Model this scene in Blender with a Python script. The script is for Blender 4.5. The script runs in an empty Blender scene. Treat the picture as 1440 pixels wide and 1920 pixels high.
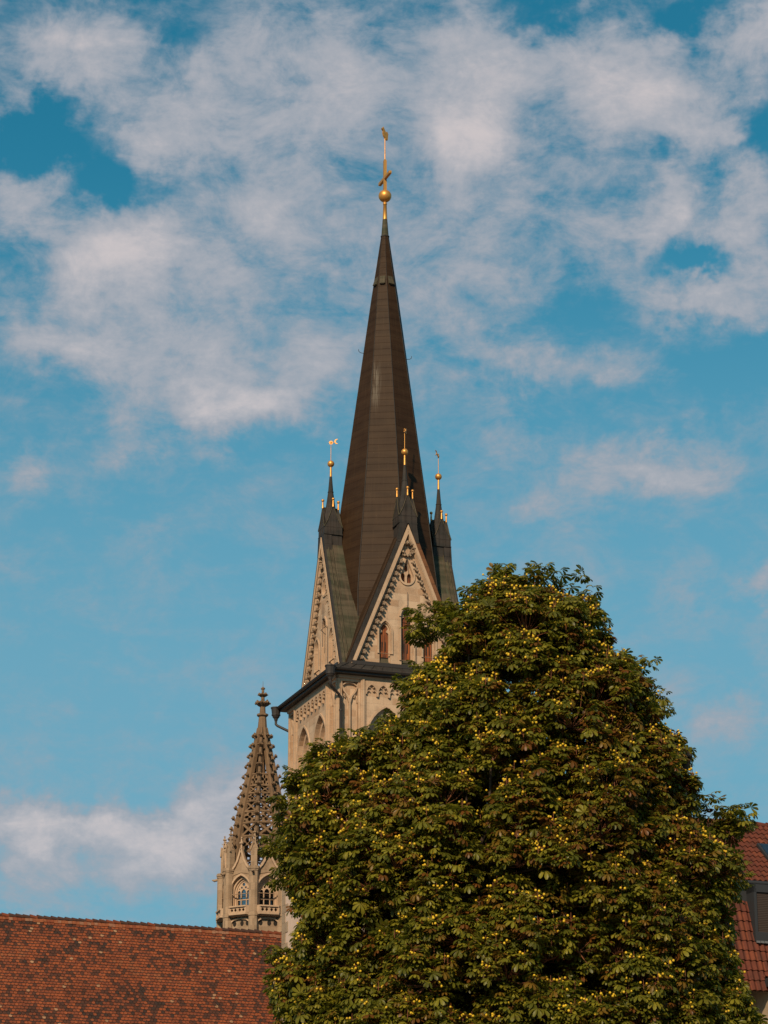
import bpy, bmesh, math, random
import numpy as np
from mathutils import Vector, Matrix, noise
from mathutils.geometry import tessellate_polygon

rad = math.radians
C = bpy.context.scene.collection
S = bpy.context.scene

# ------------------------------------------------------------------ camera
FPX, PITCH, EYE = 4900.0, rad(18.6), 1.6          # focal length in pixels of a 1920 high frame
cam = bpy.data.cameras.new('camera')
cam.sensor_fit = 'VERTICAL'; cam.sensor_height = 36.0; cam.sensor_width = 27.0
cam.lens = FPX / 1920 * 36.0
cam.clip_start = 0.5; cam.clip_end = 20000
co = bpy.data.objects.new('camera', cam); C.objects.link(co)
co.location = (0, 0, EYE); co.rotation_euler = (rad(90) + PITCH, 0, 0)
S.camera = co
S.render.resolution_x, S.render.resolution_y = 768, 1024
S.view_settings.view_transform = 'Standard'; S.view_settings.look = 'None'
S.view_settings.exposure = 0.0; S.view_settings.gamma = 1.0
S.cycles.max_bounces = 6; S.cycles.transparent_max_bounces = 8

# ------------------------------------------------------------------ sun
SUN_AZ, SUN_EL = math.atan2(-0.29, -0.957), rad(33)      # azimuth from +Y towards +X, behind the camera to the left
sd = Vector((math.sin(SUN_AZ) * math.cos(SUN_EL), math.cos(SUN_AZ) * math.cos(SUN_EL), math.sin(SUN_EL)))
sl = bpy.data.lights.new('sun', 'SUN'); sl.energy = 4.6; sl.angle = rad(2.5); sl.color = (1.0, 0.78, 0.54)
so = bpy.data.objects.new('sun', sl); C.objects.link(so)
so.rotation_euler = sd.to_track_quat('Z', 'Y').to_euler(); so.location = (-60, -80, 60)


def ray(px, py):
    """unit world direction of a direction in the sky seen from the camera's place"""
    f = Vector((0, math.cos(PITCH), math.sin(PITCH))); u = Vector((0, -math.sin(PITCH), math.cos(PITCH)))
    return (f * FPX + Vector((px - 720, 0, 0)) + u * (960 - py)).normalized()


# ------------------------------------------------------------------ world: Nishita sky with a cloud layer
SKY_TINT = (0.16, 0.90, 0.86)
SKY_STRENGTH = 0.10
CLOUDS = [  # px, py, rx, ry, weight : where each cloud mass stands in the sky
 (150,95,150,150,.95),(60,150,160,130,.5),(390,180,200,150,.70),(320,260,150,110,.55),(500,50,200,110,.50),
 (600,190,220,160,.60),(560,340,240,140,.55),(700,110,200,160,.55),(905,150,170,190,.95),(850,240,120,120,.6),
 (1130,120,220,160,.85),(1260,200,210,140,.75),(1425,60,150,130,.95),(1330,280,150,110,.6),(1225,390,110,100,.95),
 (1395,425,130,115,1.0),(1310,560,230,75,.85),(1050,480,240,150,.32),(40,350,150,95,.8),(230,465,165,125,1.05),
 (110,520,200,150,.6),(350,570,200,150,.65),(60,650,160,100,.4),(240,660,260,75,.45),(410,720,200,120,.75),
 (480,775,130,95,.7),(250,800,110,120,.6),(560,690,180,160,.5),(600,500,200,160,.42),(840,370,220,180,.5),
 (860,550,200,130,.38),(900,680,240,100,.42),(1080,690,270,50,.40),(950,820,110,110,.5),(1100,920,130,100,.55),
 (1200,870,110,80,.55),(1310,850,110,85,.5),(60,880,90,70,.35),(1000,970,80,55,.25),(1400,1110,100,50,.55),
 (1395,1350,115,65,.55),(1260,1300,65,80,.22),(1260,1110,60,50,.15),(110,1565,330,100,.85),(330,1580,260,95,.80),(20,1530,200,70,.5),(250,1530,200,60,.35),
 (430,1505,150,95,.9),(190,1650,320,60,.5),(60,1705,160,40,.45),(520,1560,120,90,.5),(700,900,90,80,.2),(1340,1450,150,20,.1),
 (150,690,220,110,.35),(330,470,150,120,.35),(450,420,200,150,.3),(1000,300,250,160,.35),(1150,440,200,120,.2),(750,450,200,160,.2),(700,620,200,120,.25),
 (45,250,180,70,-.8),(225,335,120,75,-.85),(330,60,80,70,-.5),(1300,25,110,60,-.75),(1010,10,110,45,-.45),
 (1240,290,60,60,-.75),(1405,270,80,90,-1.0),(1300,490,75,40,-.8),(1100,370,100,60,-.3),(580,150,70,45,-.5),
 (1390,700,160,90,-.5),(1100,580,140,70,-.3),(700,780,150,60,-.2)]
w = bpy.data.worlds.new('World'); S.world = w; w.use_nodes = True
nt = w.node_tree; nt.nodes.clear()


def N(tree, typ, **kw):
    n = tree.nodes.new(typ)
    for k, v in kw.items():
        if k == 'inp':
            for kk, vv in v.items(): n.inputs[kk].default_value = vv
        else: setattr(n, k, v)
    return n


def math_(tree, op, a, b=None, clamp=False):
    n = tree.nodes.new('ShaderNodeMath'); n.operation = op; n.use_clamp = clamp
    for i, x in enumerate((a, b)):
        if x is None: continue
        if isinstance(x, (int, float)): n.inputs[i].default_value = x
        else: tree.links.new(x, n.inputs[i])
    return n.outputs[0]


def mixc(tree, fac, a, b, blend='MIX'):
    n = tree.nodes.new('ShaderNodeMix'); n.data_type = 'RGBA'; n.blend_type = blend; n.clamp_result = False; n.clamp_factor = True
    for sock, x in ((n.inputs[0], fac), (n.inputs[6], a), (n.inputs[7], b)):
        if isinstance(x, (int, float)): sock.default_value = x
        elif isinstance(x, tuple): sock.default_value = (*x, 1.0) if len(x) == 3 else x
        else: tree.links.new(x, sock)
    return n.outputs[2]


def maprange(tree, v, a, b, c=0.0, d=1.0, smooth=True):
    n = tree.nodes.new('ShaderNodeMapRange'); n.clamp = True
    if smooth: n.interpolation_type = 'SMOOTHSTEP'
    tree.links.new(v, n.inputs[0])
    for i, x in enumerate((a, b, c, d)): n.inputs[i + 1].default_value = x
    return n.outputs[0]


def build_world():
    L = nt.links.new
    out = N(nt, 'ShaderNodeOutputWorld'); bg = N(nt, 'ShaderNodeBackground'); bg.inputs[1].default_value = SKY_STRENGTH
    L(bg.outputs[0], out.inputs[0])
    sky = N(nt, 'ShaderNodeTexSky'); sky.sky_type = 'NISHITA'; sky.sun_disc = False
    sky.sun_elevation = SUN_EL; sky.sun_rotation = SUN_AZ; sky.air_density = 1.0; sky.dust_density = 0.6; sky.ozone_density = 2.0
    skyc = mixc(nt, 1.0, sky.outputs[0], SKY_TINT, 'MULTIPLY')
    tc = N(nt, 'ShaderNodeTexCoord'); D0 = tc.outputs['Generated']
    wn = N(nt, 'ShaderNodeTexNoise', inp={'Scale': 26.0, 'Detail': 5.0, 'Roughness': 0.6}); L(D0, wn.inputs['Vector'])
    wsub = N(nt, 'ShaderNodeVectorMath', operation='SUBTRACT'); L(wn.outputs['Color'], wsub.inputs[0]); wsub.inputs[1].default_value = (.5, .5, .5)
    wsc = N(nt, 'ShaderNodeVectorMath', operation='MULTIPLY_ADD'); L(wsub.outputs[0], wsc.inputs[0])
    wsc.inputs[1].default_value = (.060, .060, .050); L(D0, wsc.inputs[2])
    D = wsc.outputs[0]
    tot = None
    for px, py, rx, ry, wt in CLOUDS:
        wt = wt * .62 if wt < 0 else wt
        c = ray(px, py); sx, sz = FPX / rx, FPX / (ry * 0.95)
        m = N(nt, 'ShaderNodeVectorMath', operation='MULTIPLY_ADD'); L(D, m.inputs[0])
        m.inputs[1].default_value = (sx, 0, sz); m.inputs[2].default_value = (-c.x * sx, 0, -c.z * sz)
        ln = N(nt, 'ShaderNodeVectorMath', operation='LENGTH'); L(m.outputs[0], ln.inputs[0])
        v = maprange(nt, ln.outputs['Value'], 0.0, 1.0, wt, 0.0)
        tot = v if tot is None else math_(nt, 'ADD', tot, v)
    n1 = N(nt, 'ShaderNodeTexNoise', inp={'Scale': 34.0, 'Detail': 10.0, 'Roughness': 0.67, 'Distortion': 0.35})
    mp = N(nt, 'ShaderNodeMapping'); mp.inputs['Scale'].default_value = (1.0, 1.0, 1.5); mp.inputs['Rotation'].default_value = (0, rad(12), 0)
    L(D0, mp.inputs[0]); L(mp.outputs[0], n1.inputs['Vector'])
    n2 = N(nt, 'ShaderNodeTexNoise', inp={'Scale': 150.0, 'Detail': 7.0, 'Roughness': 0.6, 'Distortion': 0.6}); L(mp.outputs[0], n2.inputs['Vector'])
    f1 = math_(nt, 'MULTIPLY', math_(nt, 'SUBTRACT', n1.outputs[0], 0.5), 2.0)
    f2 = math_(nt, 'MULTIPLY', math_(nt, 'SUBTRACT', n2.outputs[0], 0.5), 0.5)
    n3 = N(nt, 'ShaderNodeTexNoise', inp={'Scale': 26.0, 'Detail': 7.0, 'Roughness': 0.6, 'Distortion': 0.8})
    mp3 = N(nt, 'ShaderNodeMapping'); mp3.inputs['Scale'].default_value = (0.9, 1.0, 4.6); mp3.inputs['Rotation'].default_value = (0, rad(-9), 0)
    L(D0, mp3.inputs[0]); L(mp3.outputs[0], n3.inputs['Vector'])
    f3 = math_(nt, 'MULTIPLY', math_(nt, 'SUBTRACT', n3.outputs[0], 0.5), 0.55)
    det = math_(nt, 'ADD', math_(nt, 'ADD', f1, f2), f3)
    # the small texture only shows where there is some cloud for it to break up
    gate = maprange(nt, tot, -0.35, 0.40, 0.45, 1.0)
    dens = math_(nt, 'ADD', tot, math_(nt, 'MULTIPLY', det, gate))
    cover = maprange(nt, dens, -0.20, 0.72, 0.0, 0.93)
    thick = maprange(nt, dens, 0.38, 1.75)
    k = 1.0 / SKY_STRENGTH
    sep = N(nt, 'ShaderNodeSeparateXYZ'); L(D0, sep.inputs[0])
    haze = maprange(nt, sep.outputs[2], 0.46, 0.22, 0.0, 0.85)
    skyc = mixc(nt, haze, skyc, tuple(k * x for x in (0.175, 0.385, 0.510)))
    cl = mixc(nt, thick, tuple(k * x for x in CLOUD_THIN), tuple(k * x for x in CLOUD_THICK))
    col = mixc(nt, cover, skyc, cl)
    L(col, bg.inputs[0])


CLOUD_THIN = (0.335, 0.375, 0.435)
CLOUD_THICK = (0.640, 0.575, 0.575)
build_world()


# ------------------------------------------------------------------ materials
def mat(name, base, rough=0.8, metal=0.0, spec=0.3):
    m = bpy.data.materials.new(name); m.use_nodes = True
    b = m.node_tree.nodes['Principled BSDF']
    b.inputs['Base Color'].default_value = (*base, 1); b.inputs['Roughness'].default_value = rough
    b.inputs['Metallic'].default_value = metal; b.inputs['Specular IOR Level'].default_value = spec
    return m, m.node_tree, b


def bump(t, b, h, strength=0.4, dist=0.03):
    n = N(t, 'ShaderNodeBump'); n.inputs['Strength'].default_value = strength; n.inputs['Distance'].default_value = dist
    t.links.new(h, n.inputs['Height']); t.links.new(n.outputs[0], b.inputs['Normal'])


def noise_(t, coord, scale, detail=4, rough=0.55, sc=None):
    n = N(t, 'ShaderNodeTexNoise', inp={'Scale': scale, 'Detail': detail, 'Roughness': rough})
    if sc:
        m = N(t, 'ShaderNodeMapping'); m.inputs['Scale'].default_value = sc; t.links.new(coord, m.inputs[0]); coord = m.outputs[0]
    t.links.new(coord, n.inputs['Vector']); return n.outputs[0]


def stone(name, c1, c2, mortar, bw=0.95, bh=0.42, streak=0.35, dark=(0.12, 0.085, 0.06), msize=0.012, bias=-0.1):
    m, t, b = mat(name, c1, 0.88)
    tc = N(t, 'ShaderNodeTexCoord')
    br = N(t, 'ShaderNodeTexBrick', inp={'Scale': 1.0, 'Mortar Size': msize, 'Mortar Smooth': 0.3, 'Brick Width': bw, 'Row Height': bh, 'Bias': bias,
                                         'Color1': (*c1, 1), 'Color2': (*c2, 1), 'Mortar': (*mortar, 1)})
    br.offset = 0.43; br.squash = 0.7; br.squash_frequency = 3
    t.links.new(tc.outputs['UV'], br.inputs['Vector'])
    n = noise_(t, tc.outputs['Object'], 1.3, 6, 0.62)
    col = mixc(t, maprange(t, n, 0.42, 0.75, 0, streak), br.outputs['Color'], dark)
    ns = noise_(t, tc.outputs['Object'], 1.0, 5, 0.6, (3.2, 3.2, 0.22))
    col = mixc(t, maprange(t, ns, 0.5, 0.8, 0, streak), col, dark)
    ng = noise_(t, tc.outputs['Object'], 14.0, 4)
    col = mixc(t, maprange(t, ng, 0.35, 0.7, 0, 0.18), col, tuple(min(1, 1.25 * x) for x in c1))
    t.links.new(col, b.inputs['Base Color'])
    h = math_(t, 'ADD', math_(t, 'MULTIPLY', br.outputs['Fac'], -0.6), math_(t, 'MULTIPLY', ng, 0.5))
    bump(t, b, h, 0.5, 0.02)
    return m


STONE = stone('warm_sandstone', (0.50, 0.355, 0.24), (0.33, 0.195, 0.112), (0.45, 0.32, 0.22), bias=-0.1, bw=1.15, bh=0.40, streak=0.42)
STONE_TRIM = stone('carved_sandstone', (0.47, 0.325, 0.215), (0.42, 0.28, 0.18), (0.38, 0.27, 0.19), bw=1.6, bh=0.9, streak=0.3)
CROCKET_STONE = stone('sooty_sandstone', (0.27, 0.19, 0.125), (0.22, 0.15, 0.1), (0.2, 0.14, 0.1), bw=0.3, bh=0.3, streak=0.9, dark=(0.06, 0.05, 0.042))
STONE_OLD = stone('weathered_sandstone', (0.195, 0.122, 0.068), (0.155, 0.092, 0.05), (0.15, 0.095, 0.058), bw=0.7, bh=0.5, streak=0.7, dark=(0.075, 0.05, 0.032))
STONE_DRUM = stone('turret_sandstone', (0.36, 0.25, 0.162), (0.24, 0.158, 0.098), (0.28, 0.195, 0.13), bw=0.75, bh=0.45, streak=0.45, dark=(0.1, 0.07, 0.045))
PLASTER = stone('pale_plaster', (0.60, 0.45, 0.36), (0.58, 0.43, 0.34), (0.58, 0.44, 0.35), bw=9, bh=9, streak=0.25, dark=(0.3, 0.22, 0.16), msize=0.001)
QUOIN = stone('quoin_stone', (0.36, 0.265, 0.18), (0.29, 0.21, 0.14), (0.3, 0.22, 0.15), bw=3, bh=3, streak=0.4)
HWALL = stone('beige_render', (0.36, 0.27, 0.18), (0.35, 0.26, 0.17), (0.35, 0.26, 0.17), bw=9, bh=9, streak=0.2, msize=0.001)


def copper(name, c1, c2, seam, bw=2.2, bh=0.85, green=0.0, gcol=(0.10, 0.125, 0.085), stain=None, rough=0.55, sheen=(0.15, 0.11, 0.075)):
    m, t, b = mat(name, c1, rough, 0.0, 0.09)
    tc = N(t, 'ShaderNodeTexCoord')
    br = N(t, 'ShaderNodeTexBrick', inp={'Scale': 1.0, 'Mortar Size': 0.016, 'Mortar Smooth': 0.4, 'Brick Width': bw, 'Row Height': bh, 'Bias': 0.0,
                                         'Color1': (*c1, 1), 'Color2': (*c2, 1), 'Mortar': (*seam, 1)})
    br.offset = 0.37
    if bw > 10:
        sh = N(t, 'ShaderNodeVectorMath', operation='ADD'); sh.inputs[1].default_value = (12.0, 0, 0)
        t.links.new(tc.outputs['UV'], sh.inputs[0]); t.links.new(sh.outputs[0], br.inputs['Vector'])
    else: t.links.new(tc.outputs['UV'], br.inputs['Vector'])
    ns = noise_(t, tc.outputs['UV'], 1.0, 7, 0.65, (6.0, 0.35, 1.0))
    col = mixc(t, maprange(t, ns, 0.48, 0.78, 0, 0.55), br.outputs['Color'], sheen)
    nd = noise_(t, tc.outputs['UV'], 1.0, 5, 0.6, (2.2, 0.25, 1.0))
    col = mixc(t, maprange(t, nd, 0.5, 0.75, 0, 0.5), col, seam)
    if green:
        n2 = noise_(t, tc.outputs['UV'], 1.0, 5, 0.6, (1.6, 0.18, 1.0))
        col = mixc(t, maprange(t, n2, 0.35, 0.6, 0, green), col, gcol)
        n3 = noise_(t, tc.outputs['UV'], 1.0, 6, 0.65, (7.0, 0.3, 1.0))
        col = mixc(t, maprange(t, n3, 0.56, 0.72, 0, green * 0.9), col, tuple(2.1 * x for x in gcol))
    sheet = noise_(t, tc.outputs['UV'], 1.0, 2, 0.5, (0.5, 2.3, 1.0))
    col = mixc(t, maprange(t, sheet, 0.35, 0.68, 0, 0.4), col, sheen)
    fl = noise_(t, tc.outputs['UV'], 1.0, 3, 0.6, (26, 3.0, 1))
    col = mixc(t, maprange(t, fl, 0.70, 0.78, 0, 0.6), col, (0.24, 0.17, 0.10))
    if stain:
        x0, y0, z0 = stain
        mp = N(t, 'ShaderNodeVectorMath', operation='MULTIPLY_ADD'); t.links.new(tc.outputs['Object'], mp.inputs[0])
        s = (1 / 0.42, 1 / 0.42, 1 / 3.2); mp.inputs[1].default_value = s; mp.inputs[2].default_value = (-x0 * s[0], -y0 * s[1], -z0 * s[2])
        ln = N(t, 'ShaderNodeVectorMath', operation='LENGTH'); t.links.new(mp.outputs[0], ln.inputs[0])
        k = maprange(t, ln.outputs['Value'], 0.25, 1.0, 1.0, 0.0)
        st = noise_(t, tc.outputs['UV'], 1.0, 5, 0.6, (16.0, 0.8, 1.0))
        k2 = math_(t, 'MULTIPLY', k, maprange(t, st, 0.38, 0.62))
        col = mixc(t, k2, col, (0.12, 0.098, 0.075))
    t.links.new(col, b.inputs['Base Color'])
    bump(t, b, math_(t, 'ADD', math_(t, 'MULTIPLY', br.outputs['Fac'], 0.8), math_(t, 'MULTIPLY', nd, 0.25)), 0.5, 0.03)
    return m


COPPER = copper('brown_copper', (0.034, 0.0175, 0.0088), (0.028, 0.0150, 0.0078), (0.024, 0.013, 0.007), bw=60.0, bh=0.43, sheen=(0.054, 0.031, 0.016), stain=(-1.05, -1.28, 59.0))
COPPER_GREEN = copper('patinated_copper', (0.052, 0.040, 0.025), (0.043, 0.034, 0.022), (0.025, 0.02, 0.014), bw=0.62, bh=5.0, green=0.7, gcol=(0.044, 0.050, 0.030))
COPPER_DARK = copper('dark_copper', (0.034, 0.028, 0.025), (0.028, 0.024, 0.022), (0.014, 0.012, 0.011), bw=0.33, bh=3.0, green=0.3, gcol=(0.045, 0.05, 0.046), sheen=(0.065, 0.05, 0.042))
COPPER_RUST = copper('rusty_copper', (0.15, 0.065, 0.03), (0.11, 0.05, 0.026), (0.05, 0.03, 0.02), bw=0.8, bh=0.5, sheen=(0.22, 0.10, 0.05))
GUTTER = mat('gutter_metal', (0.034, 0.028, 0.025), 0.5, 0.0, 0.3)[0]
IRON = mat('dark_iron', (0.045, 0.045, 0.05), 0.5, 0.3, 0.4)[0]
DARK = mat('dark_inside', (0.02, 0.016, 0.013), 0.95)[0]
RUBBER = mat('grey_sheet_metal', (0.030, 0.031, 0.034), 0.55, 0.0, 0.25)[0]


def gold_material():
    m, t, b = mat('gilded_copper', (0.92, 0.50, 0.13), 0.45, 0.6)
    tc = N(t, 'ShaderNodeTexCoord'); n = noise_(t, tc.outputs['Object'], 6, 5)
    t.links.new(mixc(t, maprange(t, n, 0.4, 0.75, 0, 0.5), (0.70, 0.33, 0.08), (0.42, 0.19, 0.05)), b.inputs['Base Color'])
    t.links.new(maprange(t, n, 0.3, 0.8, 0.38, 0.55), b.inputs['Roughness'])
    return m


GOLD = gold_material()


def wood_material():
    m, t, b = mat('weathered_red_wood', (0.2, 0.06, 0.02), 0.75)
    tc = N(t, 'ShaderNodeTexCoord')
    br = N(t, 'ShaderNodeTexBrick', inp={'Scale': 1.0, 'Mortar Size': 0.008, 'Brick Width': 0.15, 'Row Height': 9.0,
                                         'Color1': (0.30, 0.085, 0.022, 1), 'Color2': (0.17, 0.05, 0.018, 1), 'Mortar': (0.015, 0.01, 0.008, 1)})
    t.links.new(tc.outputs['UV'], br.inputs['Vector'])
    n = noise_(t, tc.outputs['UV'], 1.0, 6, 0.6, (9.0, 0.45, 1.0))
    col = mixc(t, maprange(t, n, 0.46, 0.62), br.outputs['Color'], (0.030, 0.020, 0.016))
    n2 = noise_(t, tc.outputs['UV'], 1.0, 5, 0.6, (14.0, 0.6, 1.0))
    col = mixc(t, maprange(t, n2, 0.58, 0.72, 0, 0.7), col, (0.42, 0.14, 0.035))
    t.links.new(col, b.inputs['Base Color']); bump(t, b, n, 0.3, 0.02)
    return m


WOOD = wood_material()


def clay(name, base, alt, rough=0.85):
    m, t, b = mat(name, base, rough)
    tc = N(t, 'ShaderNodeTexCoord')
    n = noise_(t, tc.outputs['Object'], 5.0, 6, 0.65)
    n2 = noise_(t, tc.outputs['Object'], 0.5, 5, 0.6)
    col = mixc(t, maprange(t, n, 0.35, 0.7), base, alt)
    col = mixc(t, maprange(t, n2, 0.45, 0.75, 0, 0.45), col, tuple(0.45 * x for x in base))
    t.links.new(col, b.inputs['Base Color']); bump(t, b, noise_(t, tc.outputs['Object'], 30, 3), 0.25, 0.01)
    return m


TILES = [clay('clay_red', (0.265, 0.066, 0.022), (0.195, 0.049, 0.018)), clay('clay_brick', (0.195, 0.050, 0.020), (0.14, 0.037, 0.016)),
         clay('clay_brown', (0.078, 0.028, 0.016), (0.055, 0.022, 0.014)), clay('clay_soot_and_shade', (0.045, 0.024, 0.018), (0.03, 0.018, 0.014)),
         clay('clay_orange', (0.25, 0.078, 0.030), (0.18, 0.054, 0.024)), clay('clay_pale', (0.36, 0.20, 0.11), (0.25, 0.12, 0.06))]
PANTILE = [clay('pantile_red', (0.125, 0.031, 0.016), (0.09, 0.024, 0.013)), clay('pantile_brick', (0.10, 0.027, 0.015), (0.07, 0.021, 0.012)),
           clay('pantile_orange', (0.16, 0.041, 0.018), (0.115, 0.031, 0.015))]
MORTAR = clay('ridge_mortar', (0.26, 0.13, 0.075), (0.19, 0.065, 0.035))
RIDGE = clay('ridge_clay', (0.07, 0.032, 0.022), (0.05, 0.026, 0.02))


def glass_material():
    m = bpy.data.materials.new('window_glass'); m.use_nodes = True; t = m.node_tree; t.nodes.clear()
    o = N(t, 'ShaderNodeOutputMaterial'); g = N(t, 'ShaderNodeBsdfGlossy'); tr = N(t, 'ShaderNodeBsdfTransparent'); mx = N(t, 'ShaderNodeMixShader')
    tr.inputs[0].default_value = (0.62, 0.68, 0.7, 1); g.inputs['Roughness'].default_value = 0.08; mx.inputs[0].default_value = 0.28
    t.links.new(tr.outputs[0], mx.inputs[1]); t.links.new(g.outputs[0], mx.inputs[2]); t.links.new(mx.outputs[0], o.inputs[0])
    return m


GLASS = glass_material()


def shutter_material():
    m, t, b = mat('brown_roller_shutter', (0.1, 0.07, 0.055), 0.7)
    tc = N(t, 'ShaderNodeTexCoord')
    wv = N(t, 'ShaderNodeTexWave', inp={'Scale': 5.5}); wv.wave_type = 'BANDS'; wv.bands_direction = 'Y'
    t.links.new(tc.outputs['UV'], wv.inputs['Vector'])
    t.links.new(mixc(t, wv.outputs['Fac'], (0.030, 0.020, 0.016), (0.048, 0.033, 0.026)), b.inputs['Base Color'])
    bump(t, b, wv.outputs['Fac'], 0.5, 0.02)
    return m


SHUTTER = shutter_material()


def leaf_material(name, c1, c2, trans):
    m = bpy.data.materials.new(name); m.use_nodes = True; t = m.node_tree; t.nodes.clear()
    o = N(t, 'ShaderNodeOutputMaterial'); tc = N(t, 'ShaderNodeTexCoord')
    n = noise_(t, tc.outputs['Object'], 1.1, 4, 0.6)
    n2 = noise_(t, tc.outputs['Object'], 9.0, 3, 0.6)
    col = mixc(t, maprange(t, n, 0.35, 0.68), c1, c2)
    col = mixc(t, maprange(t, n2, 0.5, 0.75, 0, 0.6), col, (0.085, 0.050, 0.014))
    p = N(t, 'ShaderNodeBsdfPrincipled', inp={'Roughness': 0.42, 'Specular IOR Level': 0.25}); t.links.new(col, p.inputs['Base Color'])
    tr = N(t, 'ShaderNodeBsdfTranslucent'); tr.inputs[0].default_value = (*trans, 1)
    mx = N(t, 'ShaderNodeMixShader'); mx.inputs[0].default_value = 0.33
    t.links.new(p.outputs[0], mx.inputs[1]); t.links.new(tr.outputs[0], mx.inputs[2]); t.links.new(mx.outputs[0], o.inputs[0])
    return m


LEAVES = [leaf_material('leaf_green', (0.118, 0.117, 0.012), (0.148, 0.136, 0.013), (0.23, 0.23, 0.018)),
          leaf_material('leaf_dark_green', (0.074, 0.080, 0.010), (0.096, 0.094, 0.011), (0.15, 0.17, 0.014)),
          leaf_material('leaf_light_green', (0.20, 0.18, 0.017), (0.235, 0.195, 0.019), (0.32, 0.29, 0.024)),
          leaf_material('leaf_rusty', (0.185, 0.098, 0.012), (0.15, 0.095, 0.012), (0.15, 0.07, 0.015)),
          leaf_material('leaf_brown', (0.16, 0.056, 0.010), (0.12, 0.052, 0.010), (0.13, 0.05, 0.012))]
FRUIT = clay('chestnut_husk', (0.66, 0.43, 0.022), (0.55, 0.33, 0.018), 0.55)
BARK = clay('chestnut_bark', (0.075, 0.052, 0.035), (0.05, 0.035, 0.025), 0.9)
TWIG = clay('reddish_twig', (0.22, 0.075, 0.03), (0.13, 0.055, 0.03), 0.8)


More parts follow.
